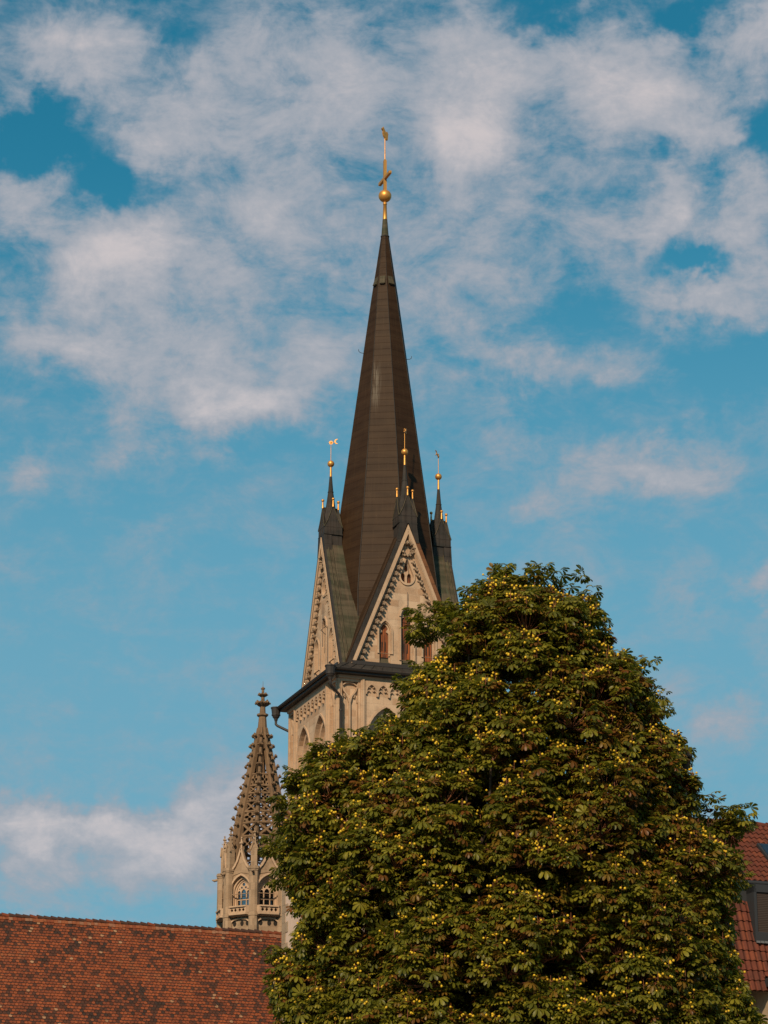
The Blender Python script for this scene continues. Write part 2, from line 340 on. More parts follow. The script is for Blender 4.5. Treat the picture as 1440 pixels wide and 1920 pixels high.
# ------------------------------------------------------------------ mesh builder
class MB:
    def __init__(self): self.v, self.f, self.m, self.sm = [], [], [], []

    def add(self, vs, fs, m=0, smooth=False):
        o = len(self.v); self.v.extend(tuple(p) for p in vs)
        for f in fs: self.f.append([o + i for i in f]); self.m.append(m); self.sm.append(smooth)

    def box(self, a, b, m=0):
        (x0, y0, z0), (x1, y1, z1) = a, b
        self.add([(x0, y0, z0), (x1, y0, z0), (x1, y1, z0), (x0, y1, z0), (x0, y0, z1), (x1, y0, z1), (x1, y1, z1), (x0, y1, z1)],
                 [(0, 3, 2, 1), (4, 5, 6, 7), (0, 1, 5, 4), (1, 2, 6, 5), (2, 3, 7, 6), (3, 0, 4, 7)], m)

    def hexa(self, bot, top, m=0):
        n = len(bot)
        self.add(list(bot) + list(top), [tuple(range(n))[::-1], tuple(range(n, 2 * n))] + [(i, (i + 1) % n, n + (i + 1) % n, n + i) for i in range(n)], m)

    def fbox(self, fr, s0, s1, z0, z1, d0, d1, m=0):
        self.hexa([fr(s0, z0, d1), fr(s1, z0, d1), fr(s1, z0, d0), fr(s0, z0, d0)], [fr(s0, z1, d1), fr(s1, z1, d1), fr(s1, z1, d0), fr(s0, z1, d0)], m)

    def rings(self, rings, m=0, smooth=False, caps=True):
        n = len(rings[0]); vs = [p for r in rings for p in r]; fs = []
        for k in range(len(rings) - 1):
            for i in range(n):
                j = (i + 1) % n; fs.append((k * n + i, k * n + j, (k + 1) * n + j, (k + 1) * n + i))
        self.add(vs, fs, m, smooth)
        if caps: self.add(rings[0], [tuple(range(n))[::-1]], m); self.add(rings[-1], [tuple(range(n))], m)

    def lathe(self, c, prof, n=8, rot=0.0, m=0, smooth=False):
        self.rings([[(c[0] + r * math.cos(rot + 2 * math.pi * i / n), c[1] + r * math.sin(rot + 2 * math.pi * i / n), c[2] + z) for i in range(n)] for z, r in prof], m, smooth)

    def ball(self, c, r, m=0, nu=16, nv=10, sz=1.0):
        self.lathe(c, [(-r * sz * math.cos(math.pi * k / nv), max(0.002, r * math.sin(math.pi * k / nv))) for k in range(nv + 1)], nu, 0, m, True)

    def tube(self, pts, rs, n=6, m=0, smooth=True, caps=True):
        pts = [Vector(p) for p in pts]
        if not isinstance(rs, (list, tuple)): rs = [rs] * len(pts)
        rings, u = [], None
        for i, p in enumerate(pts):
            t = (pts[min(i + 1, len(pts) - 1)] - pts[max(i - 1, 0)]).normalized()
            if u is None: u = t.orthogonal().normalized()
            u = (u - t * u.dot(t)); u = u.normalized() if u.length > 1e-6 else t.orthogonal().normalized()
            v = t.cross(u)
            rings.append([p + (u * math.cos(2 * math.pi * k / n) + v * math.sin(2 * math.pi * k / n)) * rs[i] for k in range(n)])
        self.rings(rings, m, smooth, caps)

    def plate(self, outer, holes, fr, d0, d1, m=0, mside=None, back=True, rim=True):
        """outer outline with holes, in (s, z) of frame fr, front at d1 and back at d0"""
        loops = [[Vector((p[0], p[1], 0)) for p in lp] for lp in [outer] + list(holes)]
        tris = tessellate_polygon(loops); flat = [p for lp in loops for p in lp]
        mside = m if mside is None else mside
        fr_v = [fr(p.x, p.y, d1) for p in flat]; self.add(fr_v, [tuple(t) for t in tris], m)
        if back: self.add([fr(p.x, p.y, d0) for p in flat], [tuple(t)[::-1] for t in tris], m)
        for q, lp in enumerate(loops):
            if q == 0 and not rim: continue
            n = len(lp)
            self.add([fr(p.x, p.y, d1) for p in lp] + [fr(p.x, p.y, d0) for p in lp], [(i, (i + 1) % n, n + (i + 1) % n, n + i) for i in range(n)], mside)

    def strip(self, pts, wd, fr, d0, d1, m=0):
        """a bar of width wd along an in-plane polyline (s, z)"""
        L, R = [], []
        for i, (s, z) in enumerate(pts):
            a, b = pts[max(i - 1, 0)], pts[min(i + 1, len(pts) - 1)]
            dx, dz = b[0] - a[0], b[1] - a[1]; l = math.hypot(dx, dz) or 1
            L.append((s - dz / l * wd / 2, z + dx / l * wd / 2)); R.append((s + dz / l * wd / 2, z - dx / l * wd / 2))
        for i in range(len(pts) - 1):
            q = [L[i], L[i + 1], R[i + 1], R[i]]
            self.hexa([fr(*p, d0) for p in q], [fr(*p, d1) for p in q], m)

    def build(self, name, mats, parent=None, loc=None, recalc=True):
        me = bpy.data.meshes.new(name)
        me.from_pydata(self.v, [], self.f)
        for x in (mats if isinstance(mats, (list, tuple)) else [mats]): me.materials.append(x)
        me.polygons.foreach_set('material_index', self.m); me.polygons.foreach_set('use_smooth', self.sm)
        if recalc:
            bm = bmesh.new(); bm.from_mesh(me); bmesh.ops.recalc_face_normals(bm, faces=bm.faces); bm.to_mesh(me); bm.free()
        uv = me.uv_layers.new(name='UVMap'); data = np.zeros(len(me.loops) * 2, dtype=np.float32)
        vs = me.vertices
        for p in me.polygons:
            n = p.normal
            if abs(n.z) < 0.985:
                tx, ty = -n.y, n.x; l = math.hypot(tx, ty); tx /= l; ty /= l
                if tx + 0.3 * ty < 0: tx, ty = -tx, -ty
                bx, by, bz = n.y * 0 - n.z * ty, n.z * tx - 0, n.x * ty - n.y * tx
                if bz < 0: bx, by, bz = -bx, -by, -bz
            else: tx, ty, bx, by, bz = 1, 0, 0, 1, 0
            for li in p.loop_indices:
                c = vs[me.loops[li].vertex_index].co
                data[2 * li] = c.x * tx + c.y * ty; data[2 * li + 1] = c.x * bx + c.y * by + c.z * bz
        uv.data.foreach_set('uv', data)
        o = bpy.data.objects.new(name, me); C.objects.link(o)
        if parent: o.parent = parent
        if loc: o.location = loc
        return o


def thing(name, label, cat, loc, rz=0.0):
    o = bpy.data.objects.new(name, None); C.objects.link(o); o.location = loc; o.rotation_euler = (0, 0, rz)
    o['label'] = label; o['category'] = cat
    return o


def dup(o, parent, loc, rot=None, scale=None):
    c = o.copy(); C.objects.link(c); c.parent = parent; c.location = loc
    if rot: c.rotation_euler = rot
    if scale: c.scale = scale
    return c


def arch(cx, z0, hw, zs, rise, n=7):
    """outline of a lancet: pointed arch on straight jambs"""
    R = (hw * hw + rise * rise) / (2 * hw); a1 = math.asin(min(1, rise / R))
    if hw > R: a1 = math.pi - a1
    left = [(cx - hw + R - R * math.cos(a1 * i / n), zs + R * math.sin(a1 * i / n)) for i in range(n + 1)]
    right = [(2 * cx - s, z) for s, z in left[:-1]][::-1]
    return [(cx - hw, z0)] + left + right + [(cx + hw, z0)]


def frame(k, h):
    def f(s, z, d):
        x, y = s, -h - d
        for _ in range(k % 4): x, y = y, -x
        return (x, y, z)
    return f


rnd = random.Random(7)


def crocket_mb(s=1.0):
    """a curled stone leaf growing out of a rib: points along +X, up is +Z"""
    b = MB()
    b.tube([(-.03, 0, -.06), (.08, 0, .0), (.15, 0, .07), (.19, 0, .05)], [.05, .05, .06, .035], 6)
    for a in (-1, 1):
        b.tube([(.05, 0, -.01), (.12, a * .09, .05), (.17, a * .13, .02)], [.035, .05, .03], 5)
    b.tube([(.07, 0, .03), (.09, 0, .11), (.14, 0, .145)], [.035, .04, .03], 5)
    b.v = [(x * s, y * s, z * s) for x, y, z in b.v]
    return b


# ------------------------------------------------------------------ ground
def ground():
    m, t, b = mat('cobbled_ground', (0.16, 0.14, 0.12), 0.9)
    tc = N(t, 'ShaderNodeTexCoord'); v = N(t, 'ShaderNodeTexVoronoi', inp={'Scale': 6.0}); t.links.new(tc.outputs['Object'], v.inputs['Vector'])
    t.links.new(mixc(t, v.outputs['Distance'], (0.19, 0.165, 0.14), (0.08, 0.07, 0.06)), b.inputs['Base Color'])
    g = MB(); n = 24; R = 9000
    g.add([(0, 0, 0)] + [(R * math.cos(2 * math.pi * i / n), R * math.sin(2 * math.pi * i / n), 0) for i in range(n)], [(0, 1 + i, 1 + (i + 1) % n) for i in range(n)])
    o = g.build('ground', m); o['kind'] = 'structure'


ground()

# ------------------------------------------------------------------ church tower
TA = rad(19.7)
tower = thing('church_tower', 'tall sandstone church tower with dark copper spire, four gables and gilded weathercock', 'church tower', (0.06, 146.6, 0), TA)
HW = 4.4          # half width of the belfry stage
HG = 4.0          # gables stand a little further in
ZE = 39.5         # eaves
ZB, ZA, SL = 40.35, 48.92, 0.40   # gable foot, gable tip, half width per metre of height


def base_stage():
    b = MB(); h = 4.6
    b.hexa([(-h, -h, 0), (h, -h, 0), (h, h, 0), (-h, h, 0)], [(-h, -h, 29.3), (h, -h, 29.3), (h, h, 29.3), (-h, h, 29.3)])
    b.hexa([(-h, -h, 29.302), (h, -h, 29.302), (h, h, 29.302), (-h, h, 29.302)], [(-HW, -HW, 29.9), (HW, -HW, 29.9), (HW, HW, 29.9), (-HW, HW, 29.9)], 1)
    base = b.build('lower_wall', [PLASTER, STONE_TRIM], tower)
    q = [MB() for _ in range(4)]; z = 0.0; i = 0
    while z < 29.2:
        hh = rnd.uniform(0.42, 0.62); hh = min(hh, 29.3 - z)
        for qi, (cx, cy) in enumerate(((-1, -1), (1, -1), (1, 1), (-1, 1))):
            a, c = (1.05, 0.62) if (i + (cx * cy > 0)) % 2 else (0.62, 1.05)
            a *= rnd.uniform(.85, 1.1); c *= rnd.uniform(.85, 1.1); e = 0.03
            x0, x1 = sorted((cx * (h + e), cx * (h - a))); y0, y1 = sorted((cy * (h + e), cy * (h - c)))
            q[qi].box((x0, y0, z + .006), (x1, y1, z + hh - .006))
        z += hh; i += 1
    for m_ in q: m_.build('corner_quoins', [QUOIN], base)


base_stage()


def belfry_stage():
    w_ = MB()
    inner = MB()
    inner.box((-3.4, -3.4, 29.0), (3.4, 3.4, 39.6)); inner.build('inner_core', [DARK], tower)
    for k in range(4):
        fr = frame(k, HW)
        holes = []
        for sg in (-1, 1):
            holes.append(arch(sg * 1.5, 31.2, 1.14, 36.0, 1.83))
            a, c = sorted((sg * 4.12, sg * 3.16)); holes.append([(a, 30.3), (a, 39.15), (c, 39.15), (c, 30.3)])
        w_.plate([(-HW, 29.9), (-HW, ZE), (HW, ZE), (HW, 29.9)], holes, fr, -0.22, 0, 0, back=False, rim=False)
        for sg in (-1, 1):
            # stepped reveals of the lancets
            w_.plate(arch(sg * 1.5, 31.2, 1.14, 36.0, 1.83), [arch(sg * 1.5, 31.25, 0.92, 36.0, 1.55)], fr, -0.45, -0.22, 1, back=False, rim=False)
            w_.plate(arch(sg * 1.5, 31.25, 0.92, 36.0, 1.55), [arch(sg * 1.5, 31.3, 0.74, 36.0, 1.3)], fr, -0.9, -0.45, 1, back=False, rim=False)
            # hood mould
            w_.plate(arch(sg * 1.5, 35.2, 1.24, 36.0, 1.96), [arch(sg * 1.5, 35.22, 1.145, 36.0, 1.84)], fr, -0.02, 0.07, 1)
            # corner panel
            a, c = sorted((sg * 4.12, sg * 3.16)); mid = (a + c) / 2; q = (c - a) / 2
            w_.plate([(a, 30.3), (a, 39.15), (c, 39.15), (c, 30.3)], [], fr, -0.3, -0.22, 0, back=False, rim=False)
            w_.strip([(mid, 30.3), (mid, 38.15)], .09, fr, -.225, -.05, 1)
            for e in (-1, 1):
                w_.strip([(mid + e * .02, 38.0), (mid + e * q * .25, 38.35), (mid + e * q * .7, 38.62), (mid + e * q * .95, 38.9), (mid + e * q * .98, 39.1)], .08, fr, -.225, -.06, 1)
                w_.strip([(mid + e * q * .95, 38.0), (mid + e * q * .85, 38.3), (mid + e * q * .62, 38.45), (mid + e * q * .55, 38.25)], .05, fr, -.225, -.1, 1)
                w_.strip([(mid + e * q * .08, 38.0), (mid + e * q * .2, 38.25), (mid + e * q * .48, 38.4)], .05, fr, -.225, -.1, 1)
            w_.strip([(mid - q * .9, 38.95), (mid - q * .5, 39.08), (mid, 39.12), (mid + q * .5, 39.08), (mid + q * .9, 38.95)], .06, fr, -.225, -.08, 1)
        # cornice, soffit
        w_.fbox(fr, -HW - .1, HW + .1, 39.32, ZE + .002, -.05, .10, 1)
    wall = w_.build('belfry_wall', [STONE, STONE_TRIM], tower)
    for k in range(4):
        fr = frame(k, HW)
        for sg in (-1, 1):
            p = MB()
            a, c = sorted((sg * 3.05, sg * 2.78)); p.fbox(fr, a, c, 29.9, 39.31, -.03, .13)
            a, c = sorted((sg * 2.97, sg * 2.86)); p.fbox(fr, a, c, 29.95, 39.30, .131, .19)
            p.build('pilaster', [STONE_TRIM], wall)
            p = MB(); a, c = sorted((sg * 4.40, sg * 4.25)); p.fbox(fr, a, c, 29.95, 39.30, -.03, .05)
            p.build('corner_strip', [STONE_TRIM], wall)
        # frieze of hanging arches
        fz = MB(); na = 8; wd = 5.5 / na; pts = [(2.75, 39.30), (-2.75, 39.30), (-2.75, 38.5)]
        out = []
        for i in range(na):
            x0 = -2.75 + i * wd; A = arch(x0 + wd / 2, 38.5, wd / 2 - .06, 38.62, .42, 5)
            out += A + [(x0 + wd - .055, 38.38), (x0 + wd + .055, 38.38)] if i < na - 1 else A
        fz.plate(pts + out + [(2.75, 38.5)], [], fr, -.02, .14)
        for i in range(na):
            x0 = -2.75 + i * wd + wd / 2
            for e in (-1, 1):
                fz.strip([(x0 + e * wd * .42, 38.62), (x0 + e * wd * .25, 38.72), (x0 + e * wd * .12, 38.66)], .05, fr, .02, .11)
                fz.strip([(x0 + e * wd * .3, 38.98), (x0 + e * wd * .12, 38.86)], .045, fr, .02, .11)
        fz.build('arcade_frieze', [STONE_TRIM], wall)
        # tracery and louvres of the belfry windows
        for sg in (-1, 1):
            t = MB(); cx = sg * 1.5
            t.plate(arch(cx, 31.3, 0.735, 36.0, 1.29), [arch(cx - .36, 31.5, .29, 35.3, .5), arch(cx + .36, 31.5, .29, 35.3, .5),
                    [(cx + .26 * math.cos(a), 36.35 + .30 * math.sin(a)) for a in np.linspace(0, 2 * math.pi, 13)[:-1]]], fr, -.80, -.62)
            t.build('window_tracery', [STONE_TRIM], wall)
            l = MB(); z = 31.4
            while z < 36.4:
                l.hexa([fr(cx - .74, z, -.98), fr(cx + .74, z, -.98), fr(cx + .74, z + .03, -.98), fr(cx - .74, z + .03, -.98)],
                       [fr(cx - .74, z - .22, -.83), fr(cx + .74, z - .22, -.83), fr(cx + .74, z - .19, -.83), fr(cx - .74, z - .19, -.83)]); z += .27
            l.build('louvres', [WOOD], wall)


belfry_stage()


def eaves():
    b = MB(); h0, h1 = 4.86, HG - .06
    b.hexa([(-h0, -h0, 39.70), (h0, -h0, 39.70), (h0, h0, 39.70), (-h0, h0, 39.70)], [(-h1, -h1, 40.36), (h1, -h1, 40.36), (h1, h1, 40.36), (-h1, h1, 40.36)], 0)
    b.hexa([(-h0, -h0, 39.506), (h0, -h0, 39.506), (h0, h0, 39.506), (-h0, h0, 39.506)], [(-h0, -h0, 39.698), (h0, -h0, 39.698), (h0, h0, 39.698), (-h0, h0, 39.698)], 1)
    for k in range(4):
        fr = frame(k, HG)
        for i in range(15):
            s = -4.0 + i * 8 / 14
            p0, p1 = Vector(fr(s * 1.15, 39.72, .84)), Vector(fr(s * .9, 40.37, .0))
            b.tube([p0, p1], .022, 4)
        b.fbox(fr, -3.4, 3.4, 40.28, 40.50, .0, .09, 1)
    b.build('eaves_apron', [COPPER_DARK, GUTTER], tower)
    for k in range(4):
        fr = frame(k, 4.95)
        g = MB(); n = 7; r = .105
        ring0, ring1 = [], []
        for i in range(n + 1):
            a = math.pi * i / n
            ring0.append(fr(-4.86, 39.72 - r * math.sin(a), -r * math.cos(a) * 1.0)); ring1.append(fr(4.86, 39.72 - r * math.sin(a), -r * math.cos(a)))
        vs = ring0 + ring1; m = n + 1
        g.add(vs, [(i, i + 1, m + i + 1, m + i) for i in range(n)], 0, True)
        g.tube([fr(-4.86, 39.735, .105), fr(4.86, 39.735, .105)], .022, 6)
        g.build('gutter', [GUTTER], tower)
    for cx, cy in ((-1, -1), (-1, 1), (1, -1), (1, 1)):
        hb = MB(); x, y = cx * 5.02, cy * 5.02
        hb.lathe((x, y, 0), [(38.98, .09), (39.12, .13), (39.20, .20), (39.30, .245), (39.31, .275), (39.36, .275), (39.37, .25), (39.72, .30), (39.73, .33), (39.79, .33)], 10)
        ho = hb.build('rainwater_hopper', [GUTTER], tower)
        pb = MB(); sx = cx * 4.24; py_ = cy * 4.54
        pb.tube([(x, y, 39.0), (x, y, 38.78), (x * .985, y * .985, 38.68), (sx * 1.03, py_ * 1.01, 38.32), (sx, py_, 38.18), (sx, py_, 30.2), (sx, py_ * 1.05, 29.5), (sx, py_ * 1.05, 0)], .078, 8)
        z = 37.4
        while z > 30: pb.lathe((sx, py_, z), [(0, .1), (.06, .1)], 8); z -= 2.2
        pb.build('downpipe', [GUTTER], ho)


eaves()
CROCKET = None


def gable(k, detailed):
    global CROCKET
    fr = frame(k, HG)
    b = MB()
    tri = lambda off: (lambda za: [(-SL * (za - ZB), ZB), (0, za), (SL * (za - ZB), ZB)])(ZA - off / SL)
    o0, o1, o2 = tri(0), tri(.16), tri(.30)
    D = -.30
    for a, c, da, dc in ((o0, o1, 0, 0), (o1, o2, 0, D)):
        for i in (0, 1):
            b.add([fr(*a[i], da), fr(*a[i + 1], da), fr(*c[i + 1], dc), fr(*c[i], dc)], [(0, 1, 2, 3)], 1)
    b.add([fr(*p, 0) for p in o0] + [fr(*p, -.6) for p in o0], [(0, 1, 4, 3), (1, 2, 5, 4)], 1)
    # fine arris roll along the rake
    for sg in (-1, 1):
        b.tube([fr(sg * SL * (ZA - .2 / SL - ZB), ZB, -.02), fr(0, ZA - .2 / SL, -.02)], .03, 5, 1)
    lan = [(-1.33, .33, 42.45, .58), (0, .34, 43.45, .52), (1.33, .33, 42.45, .58)]
    drop = [(0, 46.98)] + [(.40 * math.cos(a), 45.85 + .42 * math.sin(a)) for a in np.linspace(rad(18), rad(-198), 15)]
    dropo = [(0, 47.28)] + [(.50 * math.cos(a), 45.85 + .53 * math.sin(a)) for a in np.linspace(rad(18), rad(-198), 15)]
    notch = arch(0, 47.86, .06, 47.88, .16, 3)
    holes = [arch(c, ZB + .12, hw, zs, rs) for c, hw, zs, rs in lan] + [drop, notch]
    b.plate(o2, holes, fr, D - .26, D, 0, mside=1, back=False, rim=False)
    b.plate(notch, [], fr, D - .2, D - .12, 0)
    for c, hw, zs, rs in lan:
        b.plate(arch(c, zs - 1.3 if c else zs - 2.6, hw + .14, zs, rs + .18), [arch(c, zs - 1.29 if c else zs - 2.59, hw + .045, zs, rs + .06)], fr, D - .02, D + .07, 1)
        b.plate(arch(c, ZB + .12, hw, zs, rs), [arch(c, ZB + .14, hw - .07, zs, rs - .10)], fr, D - .26, D - .13, 1, back=False, rim=False)
        for e in (-1, 1):
            b.plate([(c + e * hw, zs - .16), (c + e * hw * .96, zs + .3), (c + e * hw * .66, zs + .2), (c + e * hw * .42, zs + .10), (c + e * hw * .40, zs - .0), (c + e * hw * .62, zs - .03)], [], fr, D - .25, D - .14, 1)
    b.plate(dropo, [[(s * 1.005, z) for s, z in drop]], fr, D - .02, D + .07, 1)
    b.plate([(s * .995, z) for s, z in drop], [arch(-.19, 45.52, .13, 45.9, .2, 4), arch(.19, 45.52, .13, 45.9, .2, 4),
            [(.0, 46.75), (-.1, 46.42), (-.11, 46.28), (0, 46.18), (.11, 46.28), (.1, 46.42)]], fr, D - .25, D - .13, 1)
    # dark inside
    g = b.build('gable', [STONE, STONE_TRIM], tower)
    lb = MB(); z = 45.3
    lb.plate([(s * .99, z_) for s, z_ in drop], [], fr, D - .31, D - .28); lb.build('louvre_panel', [WOOD], g)
    for c, hw, zs, rs in lan:
        s = MB(); s.plate(arch(c, ZB + .05, hw + .02, zs, rs + .02), [], fr, D - .29, D - .23)
        for q in (-1, 1): s.fbox(fr, c + q * hw * .3 - .03, c + q * hw * .3 + .03, ZB + 1.0, ZB + 1.55, D - .235, D - .222, 1)
        s.build('shutter', [WOOD, DARK], g)
    # verge boards
    for sg in (-1, 1):
        v = MB(); z1 = 48.3
        w0, w1 = (lambda z: SL * (ZA - z) + .004), (lambda z: SL * (ZA - z) + .27)
        q = [(sg * w0(ZB), ZB), (sg * w0(z1), z1), (sg * w1(z1), z1), (sg * w1(ZB), ZB)]
        v.hexa([fr(*p, -.42) for p in q], [fr(*p, -.05) for p in q])
        v.build('verge_board', [COPPER_RUST if sg > 0 and k == 0 else COPPER_DARK], g)
    # saddle roof behind
    r = MB(); z0 = ZB - .1; wz = lambda z: SL * (ZA - z) + .28; zt = ZA + .70
    for sg in (-1, 1):
        r.add([fr(sg * wz(z0), z0, -.15), fr(0, zt, -.15), fr(0, zt, -HG), fr(sg * wz(z0), z0, -HG)], [(0, 1, 2, 3)])
        for dd in (.30, .52):
            r.tube([fr(sg * (wz(z0) + .02), z0, -dd), fr(0, zt + .03, -dd)], .035, 5)
        for zz in (40.9, 42.4, 44.0, 45.6): pass
    r.tube([fr(0, zt, -.15), fr(0, zt, -3.2)], .06, 6)
    r.build('gable_roof', [COPPER_GREEN if k in (1, 3) else COPPER], tower)
    if not detailed: return
    ir = MB()
    ir.tube([fr(0, 44.9, D + .12), fr(0, 42.3, D + .12)], [.012, .022], 6)
    ir.tube([fr(-.5, 43.42, D + .10), fr(.62, 43.40, D + .10)], .018, 6)
    ir.ball(fr(0, 43.95, D + .12), .05)
    ir.tube([fr(0, 47.2, D + .10), fr(0, 46.2, D + .10)], [.012, .02], 6)
    ir.tube([fr(.55, 43.40, D + .03), fr(.56, 40.6, D + .03)], .012, 5)
    ir.build('lightning_rod', [IRON], g)
    # crockets along the inner edge of both rakes, and a ring of them near the top
    if CROCKET is None:
        CROCKET = crocket_mb(1.55)
    nrm = Vector(fr(0, 0, 1)) - Vector(fr(0, 0, 0)); sx = Vector(fr(1, 0, 0)) - Vector(fr(0, 0, 0)); up = Vector((0, 0, 1))
    first = None
    spots = []
    zt2 = ZA - .30 / SL
    for sg in (-1, 1):
        dirr = Vector((-sg * SL, 1)).normalized()
        z = ZB + .35
        while z < zt2 - 1.55:
            s = sg * (SL * (zt2 - z) - .10)
            spots.append((s, z, Vector((-sg * .85, -.10)))); z += .37
    for i in range(9):
        a = 2 * math.pi * i / 9 + .17; spots.append((.24 * math.cos(a), 47.46 + .24 * math.sin(a), Vector((math.cos(a), math.sin(a)))))
    for s, z, dv in spots:
        X = (sx * dv.x + up * dv.y).normalized()
        X = (X * .88 + nrm * .42).normalized()
        Z = (up * .9 + nrm * .5); Z = (Z - X * Z.dot(X)).normalized(); Y = Z.cross(X)
        p = Vector(fr(s, z, D + .0))
        if first is None:
            first = CROCKET.build('crocket', [CROCKET_STONE], g); c = first
            for pp in first.data.polygons: pp.use_smooth = True
        else:
            c = first.copy(); C.objects.link(c); c.parent = g
        c.matrix_basis = Matrix.Translation(p) @ Matrix((X, Y, Z)).transposed().to_4x4() @ Matrix.Rotation(rnd.uniform(-.2, .2), 4, 'X') @ Matrix.Scale(rnd.uniform(.88, 1.1), 4)


for k in range(4): gable(k, k in (0, 1))

# spire ------------------------------------------------------------
ROT = [(41.0, 21.0), (54.2, 21.0), (57.0, 20.0), (60.5, 18.6), (64.0, 15.0), (66.7, 10.5), (68.8, 5.0), (70, 4.0)]
RAD = [(41.0, 3.44), (45.4, 3.44), (51.27, 2.66), (57.0, 1.87), (64.64, .82), (66.7, .515), (68.79, .225), (69.97, .14)]


def lerp(tab, z):
    for (a, b), (c, d) in zip(tab, tab[1:]):
        if z <= c: return b + (d - b) * (z - a) / (c - a)
    return tab[-1][1]


def oct_ring(z, extra=0.0):
    a0 = rad(-135 + 22.5 + lerp(ROT, z)); r = lerp(RAD, z) + extra
    return [Vector((r * math.cos(a0 + math.pi / 4 * i), r * math.sin(a0 + math.pi / 4 * i), z)) for i in range(8)]


def spire():
    b = MB(); zs = [41 + i * (68.79 - 41) / 26 for i in range(27)]
    rings = [oct_ring(z) for z in zs]
    b.rings(rings)
    for i in range(8): b.tube([r[i] for r in rings], [.04 - .028 * q / 26 for q in range(27)], 5, 1)
    b.rings([oct_ring(68.72, .035), oct_ring(68.80, .045), oct_ring(68.82, .0)], 1)
    b.rings([oct_ring(68.79, .002), oct_ring(69.4, .0), oct_ring(69.97, .0)], 2)
    s = b.build('spire', [COPPER, COPPER_DARK, COPPER_GREEN], tower)
    # small louvre flaps, a hole and two roof hooks
    for i in (7, 0, 1):
        z = 65.35
        r0, r1 = oct_ring(z), oct_ring(z + .55)
        c0 = (r0[i] + r0[(i + 7) % 8]) / 2; c1 = (r1[i] + r1[(i + 7) % 8]) / 2
        t = (r0[i] - r0[(i + 7) % 8]).normalized(); n = Vector((c0.x, c0.y, 0)).normalized()
        f = MB(); w_ = .17
        f.hexa([c0 - t * w_ + n * .13, c0 + t * w_ + n * .13, c0 + t * w_ - n * .02, c0 - t * w_ - n * .02], [c1 - t * w_ + n * .012, c1 + t * w_ + n * .012, c1 + t * w_ - n * .05, c1 - t * w_ - n * .05], 0)
        f.hexa([c0 - t * .12 + n * .10 - Vector((0, 0, .004)), c0 + t * .12 + n * .10 - Vector((0, 0, .004)), c0 + t * .12 - Vector((0, 0, .004)), c0 - t * .12 - Vector((0, 0, .004))],
               [c0 - t * .12 + n * .10 - Vector((0, 0, .05)), c0 + t * .12 + n * .10 - Vector((0, 0, .05)), c0 + t * .12 - Vector((0, 0, .05)), c0 - t * .12 - Vector((0, 0, .05))], 1)
        f.build('vent_flap', [COPPER_GREEN, DARK], s)
    for i, z in ((2, 60.8), (6, 60.9)):
        r = oct_ring(z); c = (r[i] + r[(i + 7) % 8]) / 2; n = Vector((c.x, c.y, 0)).normalized()
        c = r[i] if i == 2 else r[6]; n = Vector((c.x, c.y, 0)).normalized()
        h = MB(); h.tube([c - n * .05, c + n * .2 + Vector((0, 0, .03)), c + n * .3 + Vector((0, 0, .1)), c + n * .32 + Vector((0, 0, .24))], .018, 5)
        h.build('roof_hook', [IRON], s)
    return s


spire()


def top_finial():
    b = MB()
    b.lathe((0, 0, 0), [(69.9, .145), (70.9, .105), (70.91, .125), (71.02, .125), (71.03, .10), (71.2, .10)], 12, 0, 0, True)
    f = b.build('finial_post', [GOLD], tower)
    b = MB(); b.ball((0, 0, 71.5), .40, 0, 28, 18); b.build('gilded_ball', [GOLD], f)
    b = MB(); q = .088
    b.box((-q, -q, 71.8), (q, q, 73.92)); b.box((-.06, -.06, 73.92), (.06, .06, 73.99))
    b.box((-.085, -.98, 72.62), (.085, -.091, 72.80)); b.box((-.085, .091, 72.62), (.085, .98, 72.80))
    for e in (-1, 1): b.box((-.05, e * .99 - .012, 72.66), (.05, e * .99 + .012, 72.76), 0)
    b.build('cross', [GOLD], f)
    b = MB(); b.lathe((0, 0, 0), [(73.9, .038), (75.55, .03)], 8, 0, 0, True); b.build('weathercock_rod', [GOLD], f)
    P = [(412,150),(423,147),(425,137),(432,140),(436,124),(441,138),(452,150),(466,170),(470,186),(471,206),(476,206),(476,182),(480,168),(487,164),(497,172),(508,192),(503,200),(501,228),(498,258),(476,258),(458,245),(440,222),(431,196),(433,170),(420,160)]
    pts = [((x - 464) / 5.65 * .0336, 75.42 + (250 - y) / 5.65 * .0345) for x, y in P]
    b = MB(); ca, sa = math.cos(rad(26)), math.sin(rad(26))
    b.plate(pts, [], lambda s, z, d: (s * ca - d * sa, s * sa + d * ca, z), -.05, .05)
    b.build('weathercock', [GOLD], f)


top_finial()


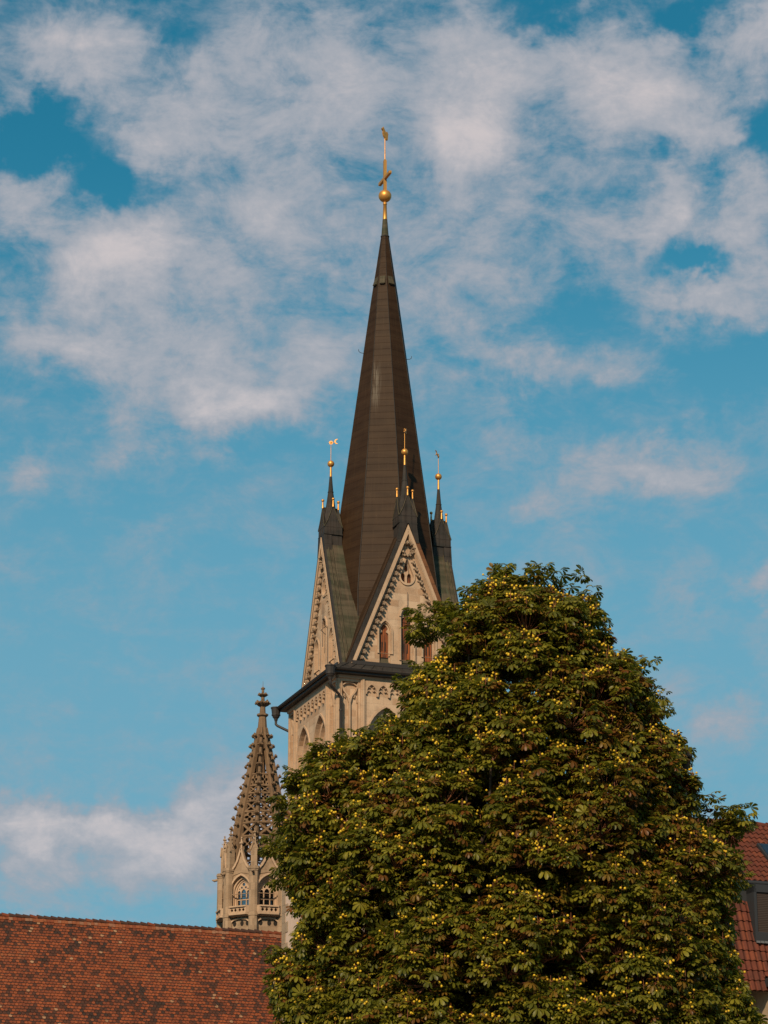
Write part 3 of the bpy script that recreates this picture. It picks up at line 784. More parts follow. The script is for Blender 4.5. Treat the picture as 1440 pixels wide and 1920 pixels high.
def spirelet(k, vane_rot):
    fr0 = frame(k, 0.0); c = fr0(0, 0, 3.4)
    b = MB()

    def bx(hf, z0, z1, m=0):
        b.box((c[0] - hf, c[1] - hf, z0), (c[0] + hf, c[1] + hf, z1), m)
    f_ = frame(k, 0.0)
    b.fbox(f_, -.50, .50, 47.2, 48.99, 2.85, 3.62)
    for e in (-1, 1):
        b.plate([(e * .05, 48.985), (e * .53, 48.985), (e * .66, 47.85), (e * .48, 47.85)], [], f_, 3.5, 3.975)
    bx(.575, 48.99, 49.04); bx(.55, 49.04, 49.50)
    for q in range(4):
        f = frame(q, 0.0)
        g = lambda s, z, d: (f(s, 0, d)[0] + c[0], f(s, 0, d)[1] + c[1], z)
        zt, ze, hf = 50.80, 49.45, .56
        prof = [(-hf, ze), (-.34, ze + .42), (-.15, ze + .95), (0, zt), (.15, ze + .95), (.34, ze + .42), (hf, ze)]
        rr = []
        for s, z in prof:
            t = (z - ze) / (zt - ze); rr.append((s, z, .56 - .08 * t))
        n = len(rr)
        b.add([g(s, z, d) for s, z, d in rr] + [g(s * (.3 if abs(s) > .3 else 0.2), z, 0) for s, z, d in rr], [tuple(range(n))] + [(i, i + 1, n + i + 1, n + i) for i in range(n - 1)])
        for s in (-.2, .2): b.tube([g(s, 49.05, .555), g(s, 49.45, .565), g(s * .8, 50.1, .535)], .018, 4)
        b.tube([g(-hf, ze, .57), g(-.34, ze + .42, .545), g(-.15, ze + .95, .51), g(0, zt, .49), g(.15, ze + .95, .51), g(.34, ze + .42, .545), g(hf, ze, .57)], .028, 5, 1)
    b.lathe(c, [(49.4, .57), (50.2, .43), (50.87, .275), (51.74, .16), (51.75, .178), (51.80, .178), (51.81, .152), (52.74, .078)], 8, rad(22.5), 0)
    s = b.build('corner_spirelet', [COPPER_DARK, COPPER_GREEN], tower)
    b = MB(); b.lathe(c, [(52.72, .074), (53.36, .055)], 10, 0, 0, True); b.ball((c[0], c[1], 53.55), .205, 0, 20, 12)
    b.lathe(c, [(53.7, .02), (54.72, .018)], 6, 0, 0, True); b.build('gilded_finial', [GOLD], s)
    for q in range(4):
        f = frame(q, 0.0); p = f(0, 0, .48); p = (p[0] + c[0], p[1] + c[1], 0)
        b = MB(); b.lathe(p, [(50.72, .065), (51.12, .04)], 8, 0, 0, True); b.ball((p[0], p[1], 51.2), .092, 0, 12, 8); b.build('small_finial', [GOLD], s)
    # sun and moon vane
    b = MB(); ca, sa = math.cos(vane_rot), math.sin(vane_rot)
    fv = lambda x, z, d: (c[0] + x * ca - d * sa, c[1] + x * sa + d * ca, z)
    star = [((.15 if i % 2 == 0 else .085) * math.cos(math.pi * i / 8), 54.88 + (.15 if i % 2 == 0 else .085) * math.sin(math.pi * i / 8)) for i in range(16)]
    b.plate(star, [], fv, -.02, .02); b.ball((c[0], c[1], 54.88), .06, 0, 10, 8)
    b.tube([fv(.1, 54.9, 0), fv(.27, 54.92, 0)], .015, 5)
    moon = [(.36 + .16 * math.cos(a), 54.96 + .16 * math.sin(a)) for a in np.linspace(rad(70), rad(290), 12)] + [(.43 + .15 * math.cos(a), 54.96 + .135 * math.sin(a)) for a in np.linspace(rad(262), rad(98), 10)]
    b.plate(moon, [], fv, -.02, .02); b.build('weather_vane', [GOLD], s)


spirelet(0, rad(55)); spirelet(1, rad(-18)); spirelet(2, rad(20)); spirelet(3, rad(-135))

# ------------------------------------------------------------------ openwork turret
TU = thing('openwork_turret', 'smaller sandstone turret with pierced crocketed spire, between the red nave roof and the tall tower', 'turret', (-7.93, 166, 0), 0)
PHI = [rad(-90 - 6.5 + 45 * i) for i in range(8)]


def pol(r, a, z): return Vector((r * math.cos(a), r * math.sin(a), z))


RIBR = [(33.0, 2.08), (34.7, 1.90), (36.25, 1.68), (42.6, .30)]


def turret():
    RD = 2.55
    # drum with windows: wall panels between the piers
    b = MB(); inr = RD * math.cos(rad(22.5)) - .12; half = RD * math.sin(rad(22.5))
    win = []
    for i in range(8):
        am = PHI[i] + rad(22.5); n = Vector((math.cos(am), math.sin(am), 0)); t = Vector((-n.y, n.x, 0))
        fr = (lambda n, t: (lambda s, z, d: tuple(n * (inr + d) + t * s + Vector((0, 0, z)))))(n, t)
        A0, A1, A2 = arch(0, 30.55, .72, 31.5, 1.02), arch(0, 30.57, .60, 31.5, .86), arch(0, 30.59, .50, 31.5, .74)
        b.plate([(-half, 24), (-half, 32.95), (half, 32.95), (half, 24)], [A0], fr, -.12, 0, 0, back=False, rim=False)
        b.plate(A0, [A1], fr, -.24, -.12, 1, back=False, rim=False)
        b.plate(A1, [A2], fr, -.45, -.24, 1, back=False, rim=False)
        b.plate(arch(0, 31.35, .84, 31.5, 1.17), [arch(0, 31.37, .74, 31.5, 1.04)], fr, -.02, .11, 1)
        for e in (-1, 1): b.fbox(fr, e * .79 - .08, e * .79 + .08, 31.2, 31.36, .0, .14, 1)
        # ogee gable over the window
        for e in (-1, 1):
            b.strip([(e * 1.0, 32.45), (e * .72, 32.85), (e * .45, 33.15), (e * .25, 33.5), (e * .10, 33.95), (0, 34.25)], .13, fr, -.05, .16, 1)
        b.plate([(-.95, 32.3), (-.68, 32.85), (-.42, 33.15), (-.22, 33.5), (-.06, 34.0), (.06, 34.0), (.22, 33.5), (.42, 33.15), (.68, 32.85), (.95, 32.3), (.55, 32.6), (0, 32.72), (-.55, 32.6)], [], fr, -.1, .04, 0)
        b.lathe(fr(0, 0, .05), [(34.2, .06), (34.55, .05), (34.56, .13), (34.66, .15), (34.70, .06), (34.9, .045), (34.92, .09), (35.0, .02)], 6, 0, 1)
        # bottom stage niches
        for s in (-.45, .1, .5): b.plate([(s + .13 * math.cos(q), 29.5 + .18 * math.sin(q)) for q in np.linspace(0, 6.28, 9)[:-1]], [], fr, .0, .012, 2)
        b.strip([(-.95, 28.9), (-.8, 29.5), (-.45, 29.75), (0, 29.8), (.45, 29.75), (.8, 29.5), (.95, 28.9)], .09, fr, .0, .12, 1)
        win.append(fr)
    # string courses
    for z, r, hgt in ((29.9, 2.72, .12), (24.0, 2.7, .2)):
        b.lathe((0, 0, 0), [(z, r - .12), (z + .02, r), (z + hgt, r + .04), (z + hgt + .05, r - .14)], 8, PHI[0], 1)
    b.lathe((0, 0, 0), [(0, 2.5), (24.0, 2.5)], 8, PHI[0], 0)
    b.lathe((0, 0, 0), [(29.5, 2.2), (29.6, 2.2)], 8, PHI[0], 2)
    b.lathe((0, 0, 0), [(32.85, 2.35), (32.95, 2.35)], 8, PHI[0], 0)
    drum = b.build('drum_wall', [STONE_DRUM, STONE_TRIM, DARK], TU)
    for fr in win:
        w_ = MB()
        A2 = arch(0, 30.55, .49, 31.5, .73)
        circ = lambda cx, cz, r: [(cx + r * math.cos(q), cz + r * math.sin(q)) for q in np.linspace(0, 2 * math.pi, 11)[:-1]]
        w_.plate(A2, [[(-.45, 30.58), (-.45, 31.02), (-.22, 31.02), (-.22, 30.58)], [(-.17, 30.58), (-.17, 31.02), (.17, 31.02), (.17, 30.58)], [(.22, 30.58), (.22, 31.02), (.45, 31.02), (.45, 30.58)],
                 arch(-.335, 31.08, .11, 31.48, .16, 3), arch(0, 31.08, .17, 31.5, .22, 3), arch(.335, 31.08, .11, 31.48, .16, 3),
                 circ(0, 32.02, .11), circ(-.15, 31.82, .075), circ(.15, 31.82, .075), circ(-.31, 31.74, .045), circ(.31, 31.74, .045)], fr, -.40, -.30)
        o = w_.build('window', [STONE_TRIM], drum)
        g = MB(); g.plate(arch(0, 30.56, .49, 31.5, .73), [], fr, -.37, -.36); g.build('pane', [GLASS], o)
    # balconies
    for fr in win:
        p = MB()
        for z0, z1, e in ((29.98, 30.1, .06), (30.46, 30.55, .08)):
            q = [(-.95, 0), (-.62, .42 + e), (.62, .42 + e), (.95, 0)]
            p.hexa([fr(s, z0, d) for s, d in q], [fr(s, z1, d) for s, d in q])
        sq = lambda cx: [(cx, 30.15), (cx + .1, 30.28), (cx, 30.41), (cx - .1, 30.28)]
        f2 = (lambda f: (lambda s, z, d: f(s, z, .40 + d)))(fr)
        p.plate([(-.6, 30.1), (-.6, 30.46), (.6, 30.46), (.6, 30.1)], [sq(-.42), sq(-.16), sq(.16), sq(.42)], f2, -.1, 0)
        for e in (-1, 1):
            a = Vector(fr(e * .6, 0, .40)); c = Vector(fr(e * .93, 0, 0.02)); dd = (a - c); nn = Vector((-dd.y, dd.x, 0)).normalized() * .06
            p.hexa([a - nn + Vector((0, 0, 30.1)), a + nn + Vector((0, 0, 30.1)), c + nn + Vector((0, 0, 30.1)), c - nn + Vector((0, 0, 30.1))],
                   [a - nn + Vector((0, 0, 30.46)), a + nn + Vector((0, 0, 30.46)), c + nn + Vector((0, 0, 30.46)), c - nn + Vector((0, 0, 30.46))])
            p.fbox(fr, e * .6 - .05, e * .6 + .05, 30.1, 30.46, .36, .45)
        p.fbox(fr, -.05, .05, 30.1, 30.46, .36, .43)
        p.build('balcony', [STONE_TRIM], drum)
    # piers with pinnacles
    for i in range(8):
        a = PHI[i]; n = pol(1, a, 0); t = Vector((-n.y, n.x, 0))
        fr = (lambda n, t: (lambda s, z, d: tuple(n * (RD + d) + t * s + Vector((0, 0, z)))))(n, t)
        p = MB()
        q = [(-.32, -.18), (-.26, .10), (-.12, .20), (.12, .20), (.26, .10), (.32, -.18)]
        p.hexa([fr(s, 24, d) for s, d in q], [fr(s, 32.75, d) for s, d in q])
        for z0, z1, e in ((32.75, 32.85, .07), (32.85, 32.98, .14), (32.98, 33.04, .08), (29.9, 30.05, .07)):
            k_ = 1 + e * 2
            p.hexa([fr(s * k_, z0, d * k_ if d > 0 else d) for s, d in q], [fr(s * k_, z1, d * k_ if d > 0 else d) for s, d in q])
        p.fbox(fr, -.20, .20, 33.04, 34.25, -.40, -.02)
        for e in (-1, 1): p.strip([(e * .24, 34.1), (0, 34.75)], .1, fr, -.05, .03)
        p.plate([(-.2, 34.2), (0, 34.7), (.2, 34.2)], [], fr, -.38, -.03)
        c = fr(0, 0, -.21)
        p.lathe(c, [(34.2, .2), (34.6, .15), (35.2, .06), (35.22, .14), (35.30, .14), (35.32, .05), (35.45, .045), (35.46, .09), (35.52, .02)], 4, a + rad(45))
        for z in (34.45, 34.7, 34.95):
            rr = .19 - (z - 34.3) * .14
            for e in range(4):
                w1 = pol(rr, a + e * math.pi / 2, z); w2 = pol(rr + .08, a + e * math.pi / 2, z + .05)
                p.tube([Vector((c[0], c[1], 0)) + w1, Vector((c[0], c[1], 0)) + w2], [.035, .03], 4)
        # gargoyle stub
        p.tube([fr(0, 32.7, .15), fr(0, 32.62, .42), fr(0, 32.68, .55)], [.09, .08, .05], 6)
        p.build('pier', [STONE_DRUM], TU)
    # ribs with crockets
    proto = crocket_mb(1.6)
    first = None
    for i in range(8):
        a = PHI[i]
        r = MB(); zs = [33.0, 34.7, 36.25, 38, 40, 42.6]
        rings = []
        for z in zs:
            R = lerp(RIBR, z); wd = .15 - .05 * (z - 33) / 9.6; n = pol(1, a, 0); t = Vector((-n.y, n.x, 0)); c = n * R + Vector((0, 0, z))
            rings.append([c - t * wd - n * .30, c - t * wd - n * .05, c - t * wd * .5 + n * .05, c + t * wd * .5 + n * .05, c + t * wd - n * .05, c + t * wd - n * .30])
        r.rings(rings)
        ro = r.build('rib', [STONE_OLD], TU)
        z = 34.55
        while z < 42.5:
            R = lerp(RIBR, z)
            if first is None:
                first = proto.build('crocket', [STONE_OLD], ro); c = first
            else:
                c = first.copy(); C.objects.link(c); c.parent = ro
            sc = 1.0 - .02 * (z - 34)
            c.matrix_basis = Matrix.Translation(pol(R + .02, a, z)) @ Matrix.Rotation(a, 4, 'Z') @ Matrix.Rotation(rnd.uniform(-.15, .15), 4, 'X') @ Matrix.Scale(sc * rnd.uniform(.9, 1.1), 4)
            z += .675
    # pierced panels between the ribs
    TZ = [34.15, 35.2, 36.1, 36.85, 37.55, 38.1, 38.6, 39.4]
    for i in range(8):
        am = PHI[i] + rad(22.5); n = Vector((math.cos(am), math.sin(am), 0)); t = Vector((-n.y, n.x, 0))
        co_ = math.cos(rad(22.5))
        fr = (lambda n, t: (lambda s, z, d: tuple(n * ((lerp(RIBR, z) - .14) * co_ + d) + t * s + Vector((0, 0, z)))))(n, t)
        hwz = lambda z: (lerp(RIBR, z) - .14) * math.sin(rad(22.5))
        l = MB()
        for j in range(len(TZ) - 1):
            z0, z1 = TZ[j], TZ[j + 1]; zc = (z0 + z1) / 2; hh = (z1 - z0) / 2 - .05; W = hwz(zc) - .13
            outer = [(-hwz(z0), z0), (-hwz(z1), z1), (hwz(z1), z1), (hwz(z0), z0)]
            holes = []
            if j % 2 == 0:
                for q in range(4):
                    ang = math.pi / 2 * q
                    for e in (1,):
                        pts = []
                        for v in np.linspace(0, 2 * math.pi, 9)[:-1]:
                            pts.append((.26 + .20 * math.cos(v), .15 * math.sin(v)))
                        holes.append([((x * math.cos(ang) - y * math.sin(ang)) * 2 * W, zc + (x * math.sin(ang) + y * math.cos(ang)) * 2 * hh) for x, y in pts])
                for sx in (-1, 1):
                    for sz in (-1, 1):
                        holes.append([(sx * W * .95, zc + sz * hh * .95), (sx * W * .95, zc + sz * hh * .62), (sx * W * .62, zc + sz * hh * .62), (sx * W * .62, zc + sz * hh * .95)])
            else:
                for q in range(4):
                    ang = math.pi / 4 + math.pi / 2 * q
                    tri = [(.10, 0), (.44, .33), (.47, .0), (.44, -.33)]
                    a2 = math.pi / 2 * q
                    holes.append([((x * math.cos(a2) - y * math.sin(a2)) * 2 * W, zc + (x * math.sin(a2) + y * math.cos(a2)) * 2 * hh) for x, y in tri])
            l.plate(outer, holes, fr, -.10, 0)
            l.strip([(-hwz(z1), z1), (hwz(z1), z1)], .08, fr, -.13, .04)
        # arch heads of the open bottom stage and a tie rod
        for e in (-1, 1):
            l.strip([(e * .62, 33.35), (e * .56, 33.7), (e * .36, 34.0), (0, 34.2)], .08, fr, -.12, .0)
            l.strip([(e * .62, 34.15), (e * .3, 34.05)], .06, fr, -.1, 0)
        l.strip([(-.7, 33.55), (.7, 33.55)], .03, fr, -.12, -.09)
        l.build('pierced_panel', [STONE_OLD], TU)
    # tip
    f = MB()
    f.lathe((0, 0, 0), [(41.6, .36), (42.6, .31), (43.35, .245), (43.36, .30), (43.42, .38), (43.52, .38), (43.54, .29), (43.6, .20), (44.15, .17), (44.2, .14), (44.72, .11), (44.78, .09), (45.2, .085), (45.21, .14), (45.27, .15), (45.33, .08), (45.38, .015), (45.75, .008)], 8, PHI[0])
    tip = f.build('finial_shaft', [STONE_OLD], TU)
    for z, n, s, R in ((44.18, 6, 1.08, .17), (44.78, 6, 0.72, .11)):
        for i in range(n):
            c = first.copy(); C.objects.link(c); c.parent = tip
            c.matrix_basis = Matrix.Translation(pol(R, PHI[0] + 2 * math.pi * i / n, z)) @ Matrix.Rotation(PHI[0] + 2 * math.pi * i / n, 4, 'Z') @ Matrix.Scale(s, 4)
    cage = MB(); cage.lathe((0, 0, 0), [(39.35, .62), (39.45, .62)], 8, PHI[0])
    for i in range(8): cage.tube([pol(.55, PHI[i] + .3, 39.4), pol(.5, PHI[i] + .3, 40.1)], .015, 4)
    cage.build('inner_platform', [STONE_OLD], TU)


turret()

# ------------------------------------------------------------------ nave with its old tile roof
NA = rad(22.2)
nave = thing('church_nave', 'long church nave under a steep old red plain tile roof, left of the tall tower', 'church', (-15.0, 149.5, 0), NA)


def nave_build():
    # local axes: x along the ridge, y away from the camera; solve the ridge height so that it runs through its place
    ca, sa = math.cos(NA), math.sin(NA)
    to_w = lambda x, y: (-15.0 + x * ca - y * sa, 149.5 + x * sa + y * ca)
    # ridge line on y = YR
    YR = 4.0; beta = rad(60)
    # height from the seen ridge at its right end
    wx, wy = to_w(12.5, YR)
    zr = EYE + wy * math.tan(PITCH + math.atan((960 - 1757) / FPX)) + .10
    ex, wd = .205, .215
    cb, sb = math.cos(beta), math.sin(beta)
    P = lambda x, s, h: (x, YR - s * cb - h * sb, zr - s * sb + h * cb)     # s down the slope, h out of the plane
    X0, X1, rows = -17.5, 14.8, 44
    SLEN = 15.0
    b = MB()
    b.add([P(X0 - 14, .0, -.02), P(X1, .0, -.02), P(X1, SLEN, -.02), P(X0 - 14, SLEN, -.02)], [(0, 1, 2, 3)], 3)
    b.add([(X0 - 14, YR, zr - .02), (X1, YR, zr - .02), (X1, YR + SLEN * cb, zr - SLEN * sb), (X0 - 14, YR + SLEN * cb, zr - SLEN * sb)], [(0, 1, 2, 3)], 1)
    tile_prof = [(-.5, 1.0), (-.5, .28), (-.38, .10), (-.2, .02), (0, 0), (.2, .02), (.38, .10), (.5, .28), (.5, 1.0)]
    for r in range(rows):
        x = X0 + (wd / 2 if r % 2 else 0)
        while x < X1:
            s1 = .33 + (r + 1) * ex + rnd.uniform(-.012, .012); xx = x + rnd.uniform(-.006, .006)
            # right of the tower's edge the roof runs behind the tower only
            nz = 1.3 * noise.noise((xx * .35, s1 * .6, 3.1)) + .5 * noise.noise((xx * 2.2, s1 * .35, 7.7)); nz2 = noise.noise((xx * 1.1, s1 * 1.4, 9.1))
            v = rnd.random() + .32 * nz + .22 * nz2 - .10 * (noise.noise((xx * .12, s1 * .2, 5.0)) > .25)
            blot = math.exp(-(((xx + 12.6) / .9) ** 2 + ((s1 - 5.6) / .55) ** 2)) + .8 * math.exp(-(((xx + 1.5) / .6) ** 2 + ((s1 - 6.9) / .25) ** 2))
            if blot > rnd.random() * .9: m = 3
            else: m = 3 if v < -.03 else 2 if v < .22 else 1 if v < .62 else 0 if v < 1.02 else 4
            if rnd.random() < .016: m = 5
            th = rnd.uniform(.028, .042); tl = rnd.uniform(-.008, .008); L_ = ex * 1.25
            vs_t, vs_b = [], []
            for ux, uy in tile_prof:
                s = s1 - uy * L_; h = .012 + (1 - uy) * .035 + ux * tl
                vs_t.append(P(xx + ux * wd * .90, s, h + th * .6)); vs_b.append(P(xx + ux * wd * .90, s, h - .02))
            n = len(vs_t)
            b.add(vs_t + vs_b, [tuple(range(n))] + [(i, i + 1, n + i + 1, n + i) for i in range(n - 1)], m)
            sm = ex * rnd.uniform(.08, .30)  # dark strip below each tile tail: overlap shade put in as colour
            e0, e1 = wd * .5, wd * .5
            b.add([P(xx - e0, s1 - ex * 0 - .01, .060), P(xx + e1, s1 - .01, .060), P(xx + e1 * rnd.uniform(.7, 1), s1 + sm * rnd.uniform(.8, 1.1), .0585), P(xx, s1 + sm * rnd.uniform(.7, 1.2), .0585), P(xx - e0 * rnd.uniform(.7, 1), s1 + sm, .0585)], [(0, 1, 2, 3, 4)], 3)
            x += wd
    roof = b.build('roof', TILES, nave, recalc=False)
    k = MB(); x = X0 - 2
    while x < X1:
        L_ = .42; t = rnd.uniform(-.015, .015); r0 = .15 + rnd.uniform(-.008, .008)
        ring = lambda xx, r, zz: [(xx, YR + r * 1.05 * math.cos(a), zz + r * math.sin(a) - .05) for a in np.linspace(rad(-25), rad(205), 9)]
        A, B = ring(x - .03, r0 * 1.12, zr + .055 + t), ring(x + L_, r0 * .95, zr + .0)
        k.rings([A, B], rnd.choice((0, 0, 0, 1, 2)), True); x += L_
    k.build('ridge_tiles', [RIDGE, TILES[2], TILES[1]], roof)
    mb = MB(); x = X0 - 2
    while x < X1:
        L_ = rnd.uniform(.18, .26); s1 = .36 + rnd.uniform(-.03, .04)
        q = [(x, .02), (x + L_ * .95, .02), (x + L_ * .95, s1), (x, s1)]
        mb.hexa([P(a, s, -.01) for a, s in q], [P(a, s, .075 + rnd.uniform(0, .02)) for a, s in q], rnd.choice((0, 0, 1, 1, 1, 2))); x += L_
    mb.build('ridge_mortar_course', [MORTAR, TILES[4], TILES[1]], roof)
    w_ = MB(); ze = zr - SLEN * sb
    w_.box((X0 - 14, YR - SLEN * cb + .5, 0), (X1 - .2, YR + SLEN * cb - .5, ze + .3))
    w_.hexa([(X1 - .3, YR - SLEN * cb + .4, ze + .3), (X1 - .1, YR - SLEN * cb + .4, ze + .3), (X1 - .1, YR + SLEN * cb - .4, ze + .3), (X1 - .3, YR + SLEN * cb - .4, ze + .3)],
            [(X1 - .3, YR - .05, zr - .1), (X1 - .1, YR - .05, zr - .1), (X1 - .1, YR + .05, zr - .1), (X1 - .3, YR + .05, zr - .1)])
    w_.build('wall', [PLASTER], nave)


nave_build()

# ------------------------------------------------------------------ house at the right
house = thing('town_house', 'house with red pantile mansard roof and shuttered dormer, half hidden behind the chestnut tree', 'house', (11.88, 85, 0), TA)


def pantiles(b, org, ux, dn, nrm, x0, x1, rows, ex, wd, keep=None):
    """org: top left of the slope; ux along the rows, dn down the slope, nrm out of it"""
    n = 6
    for r in range(rows):
        x = x0; c = 0
        while x < x1:
            if keep is None or keep(x, (r + .5) * ex):
                vs = []
                jit = rnd.uniform(-.006, .006)
                for yy, lift in ((r * ex - .04, .0), ((r + 1) * ex + jit, .045), ((r + 1) * ex + jit, .005)):
                    for i in range(n + 1):
                        u = i / n
                        h = .045 * math.sin(math.pi * min(1, u / .62)) if u < .62 else -.018 * math.sin(math.pi * (u - .62) / .38)
                        vs.append(org + ux * (x + u * wd * 1.04) + dn * yy + nrm * (h + lift + .01))
                fs = [(k * (n + 1) + i, k * (n + 1) + i + 1, (k + 1) * (n + 1) + i + 1, (k + 1) * (n + 1) + i) for k in range(2) for i in range(n)]
                b.add(vs, fs, rnd.choice((0, 0, 0, 1, 1, 2)), False)
            x += wd; c += 1


def town_house():
    X0, X1 = -2.05, 9.0
    ZG, ZR, YR = 17.45, 20.0, 2.95
    w_ = MB(); w_.box((X0 + .2, .55, 0), (X1, 11, 14.05)); wall = w_.build('wall', [HWALL], house)
    V = Vector
    up_dn = V((0, -YR, ZG - ZR)).normalized(); up_n = V((0, ZG - ZR, YR)).normalized() * 1; up_n = V((0, -(ZR - ZG), YR)).normalized()
    Lu = V((0, YR, ZR - ZG)).length
    b = MB()
    b.add([(X0, YR, ZR - .03), (X1, YR, ZR - .03), (X1, 0, ZG - .03), (X0, 0, ZG - .03)], [(0, 1, 2, 3)], 1)
    pantiles(b, V((0, YR, ZR)), V((1, 0, 0)), up_dn, up_n, X0, X1, int(Lu / .335) + 1, Lu / (int(Lu / .335) + 1) * 1.0, .205)
    b.add([(X0, YR, ZR - .03), (X1, YR, ZR - .03), (X1, 2 * YR + 5, ZG - 2), (X0, 2 * YR + 5, ZG - 2)], [(0, 1, 2, 3)], 1)
    roof = b.build('upper_roof', PANTILE, house, recalc=False)
    r = MB(); x = X0
    while x < X1:
        ring = lambda xx, rr, zz: [(xx, YR + rr * math.cos(a), zz + rr * math.sin(a)) for a in np.linspace(rad(-35), rad(215), 9)]
        r.rings([ring(x, .125, ZR + .025), ring(x + .40, .108, ZR + .0)], rnd.choice((0, 1, 2)), True); x += .37
    r.build('ridge_tiles', PANTILE, roof)
    # vent pipe and rooflight
    p = MB(); c = V((.86, YR, ZR)) + up_dn * 1.15; p.tube([c, c + V((0, -.03, .2))], .055, 10); p.tube([c + V((0, -.03, .2)), c + V((0, -.03, .24))], .075, 10); p.build('vent_pipe', [RUBBER], roof)
    s = MB(); o = V((1.38, YR, ZR)) + up_dn * 1.45 + up_n * .12
    q = [o, o + V((1.0, 0, 0)), o + V((1.0, 0, 0)) + up_dn * 1.15, o + up_dn * 1.15]
    s.hexa([v - up_n * .14 for v in q], q); qq = [o + V((.07, 0, 0)) + up_dn * .07, o + V((.93, 0, 0)) + up_dn * .07, o + V((.93, 0, 0)) + up_dn * 1.08, o + V((.07, 0, 0)) + up_dn * 1.08]
    ro = s.build('rooflight', [RUBBER], roof); s = MB(); s.hexa([v + up_n * .003 for v in qq], [v + up_n * .02 for v in qq]); s.build('pane', [GLASS], ro)
    g = MB(); g.tube([(X0, -.09, ZG - .06), (X1, -.09, ZG - .06)], .075, 8); g.box((X0, -.02, ZG - .16), (X1, .25, ZG - .035)); g.build('gutter', [RUBBER], roof)
    # steep lower slope
    ZL0, ZL1, YO = 16.75, 13.75, -.82
    ytop = .06
    dn = V((0, YO - ytop, ZL1 - ZL0)).normalized(); nm = V((0, ZL1 - ZL0, -(YO - ytop))).normalized(); nm = nm if nm.y < 0 else -nm
    Ll = V((0, YO - ytop, ZL1 - ZL0)).length; rows = 9
    b = MB()
    b.add([V((X0, ytop, ZL0)) - nm * .02, V((X1, ytop, ZL0)) - nm * .02, V((X1, YO, ZL1)) - nm * .02, V((X0, YO, ZL1)) - nm * .02], [(0, 1, 2, 3)], 1)
    dx0, dx1, zs = .02, 2.6, 15.72     # dormer opening
    pantiles(b, V((0, ytop, ZL0)), V((1, 0, 0)), dn, nm, X0, X1, rows, Ll / rows, .205, keep=lambda x, s: not (dx0 - .12 < x < dx1 and ZL0 + dn.z * s > zs + .12))
    low = b.build('lower_roof', PANTILE, house, recalc=False)
    # recessed frieze between both slopes
    f = MB(); f.box((X0, .10, ZL0 - .05), (X1, .4, ZG - .15)); f.build('fascia', [RUBBER], low)
    for xa in (X0 + .12, X1 - .3):
        gw = MB(); gp = [(-.66, 13.82), (.16, 16.72), (.18, 17.36), (2.95, 19.88), (10.7, 15.5), (10.7, 13.85)]
        gw.plate(gp, [], lambda s, z, d: (d, s, z), xa, xa + .18); gw.build('gable_wall', [HWALL], house)
    # dormer front
    d = MB(); yf = -.42
    d.box((dx0, yf, zs), (dx0 + .10, 1.0, ZG - .16)); d.box((dx1 - .1, yf, zs), (dx1, 1.0, ZG - .16))
    d.box((dx0, yf, ZG - .42), (dx1, .6, ZG - .165)); d.box((dx0 - .02, yf - .03, zs - .30), (dx1, .3, zs))
    do = d.build('dormer', [RUBBER], house)
    s = MB(); s.box((dx0 + .10, yf + .05, zs), (dx1 - .10, yf + .09, ZG - .42)); s.build('roller_shutter', [SHUTTER], do)
    fl = MB(); y_ = yf - .05
    for i in range(18): fl.hexa([(dx0 + .0 + i * .145, y_ - .02, zs - .36), (dx0 + .12 + i * .145, y_ - .03, zs - .37), (dx0 + .12 + i * .145, y_ + .05, zs - .37), (dx0 + i * .145, y_ + .05, zs - .36)],
                                [(dx0 + .0 + i * .145, y_ + .0, zs - .29), (dx0 + .12 + i * .145, y_ + .0, zs - .29), (dx0 + .12 + i * .145, y_ + .05, zs - .29), (dx0 + i * .145, y_ + .05, zs - .29)])
    fl.build('lead_flashing', [mat('lead_sheet', (0.10, 0.10, 0.105), .6)[0]], do)
    # wing towards the camera
    wx0, wx1, wy0, wy1, we = .12, 5.4, -8.5, .6, 14.0
    b = MB(); b.box((wx0 + .16, wy0, 0), (wx1, wy1, we - .02)); wing = b.build('wing', [HWALL], house)
    f = MB(); f.box((wx0 - .05, wy0 - .1, we - .12), (wx0 + .03, -.55, we + .16)); f.box((wx0 + .03, wy0 - .1, we - .12), (wx0 + .16, -.55, we - .03)); f.build('fascia', [RUBBER], wing)
    ux, dnw, nw = V((0, -1, 0)), V((-.78, 0, -.62)).normalized(), V((-.62, 0, .78)).normalized()
    L_ = 3.3; org = V((wx0 - .02, -.25, we + .15)) - dnw * L_
    b = MB(); b.add([org, org + ux * 8.2, org + ux * 8.2 + dnw * L_, org + dnw * L_], [(0, 1, 2, 3)], 1)
    b.add([org, org + ux * 8.2, org + ux * 8.2 + V((2.6, 0, -2.05)), org + V((2.6, 0, -2.05))], [(0, 1, 2, 3)], 1)
    pantiles(b, org + nw * .02, ux, dnw, nw, 0, 8.2, 10, L_ / 10, .205)
    b.build('wing_roof', PANTILE, wing, recalc=False)
    gw = MB(); gw.plate([(.20, 13.99), (2.67, 16.08), (5.2, 14.06), (5.2, 13.99)], [], lambda s, z, d: (s, d, z), wy0 + .06, wy0 + .24); gw.build('gable_wall', [HWALL], wing)
    v = MB(); v.tube([V((wx0 - .02, -.62, we + .2)), V((wx0 - .02, -.62, we + .2)) - dnw * .9 + V((0, .42, .02)), V((wx0 - .02, -.62, we + .2)) - dnw * 3.2 + V((0, .9, .0))], .05, 6); v.build('valley_flashing', [RUBBER], wing)


town_house()

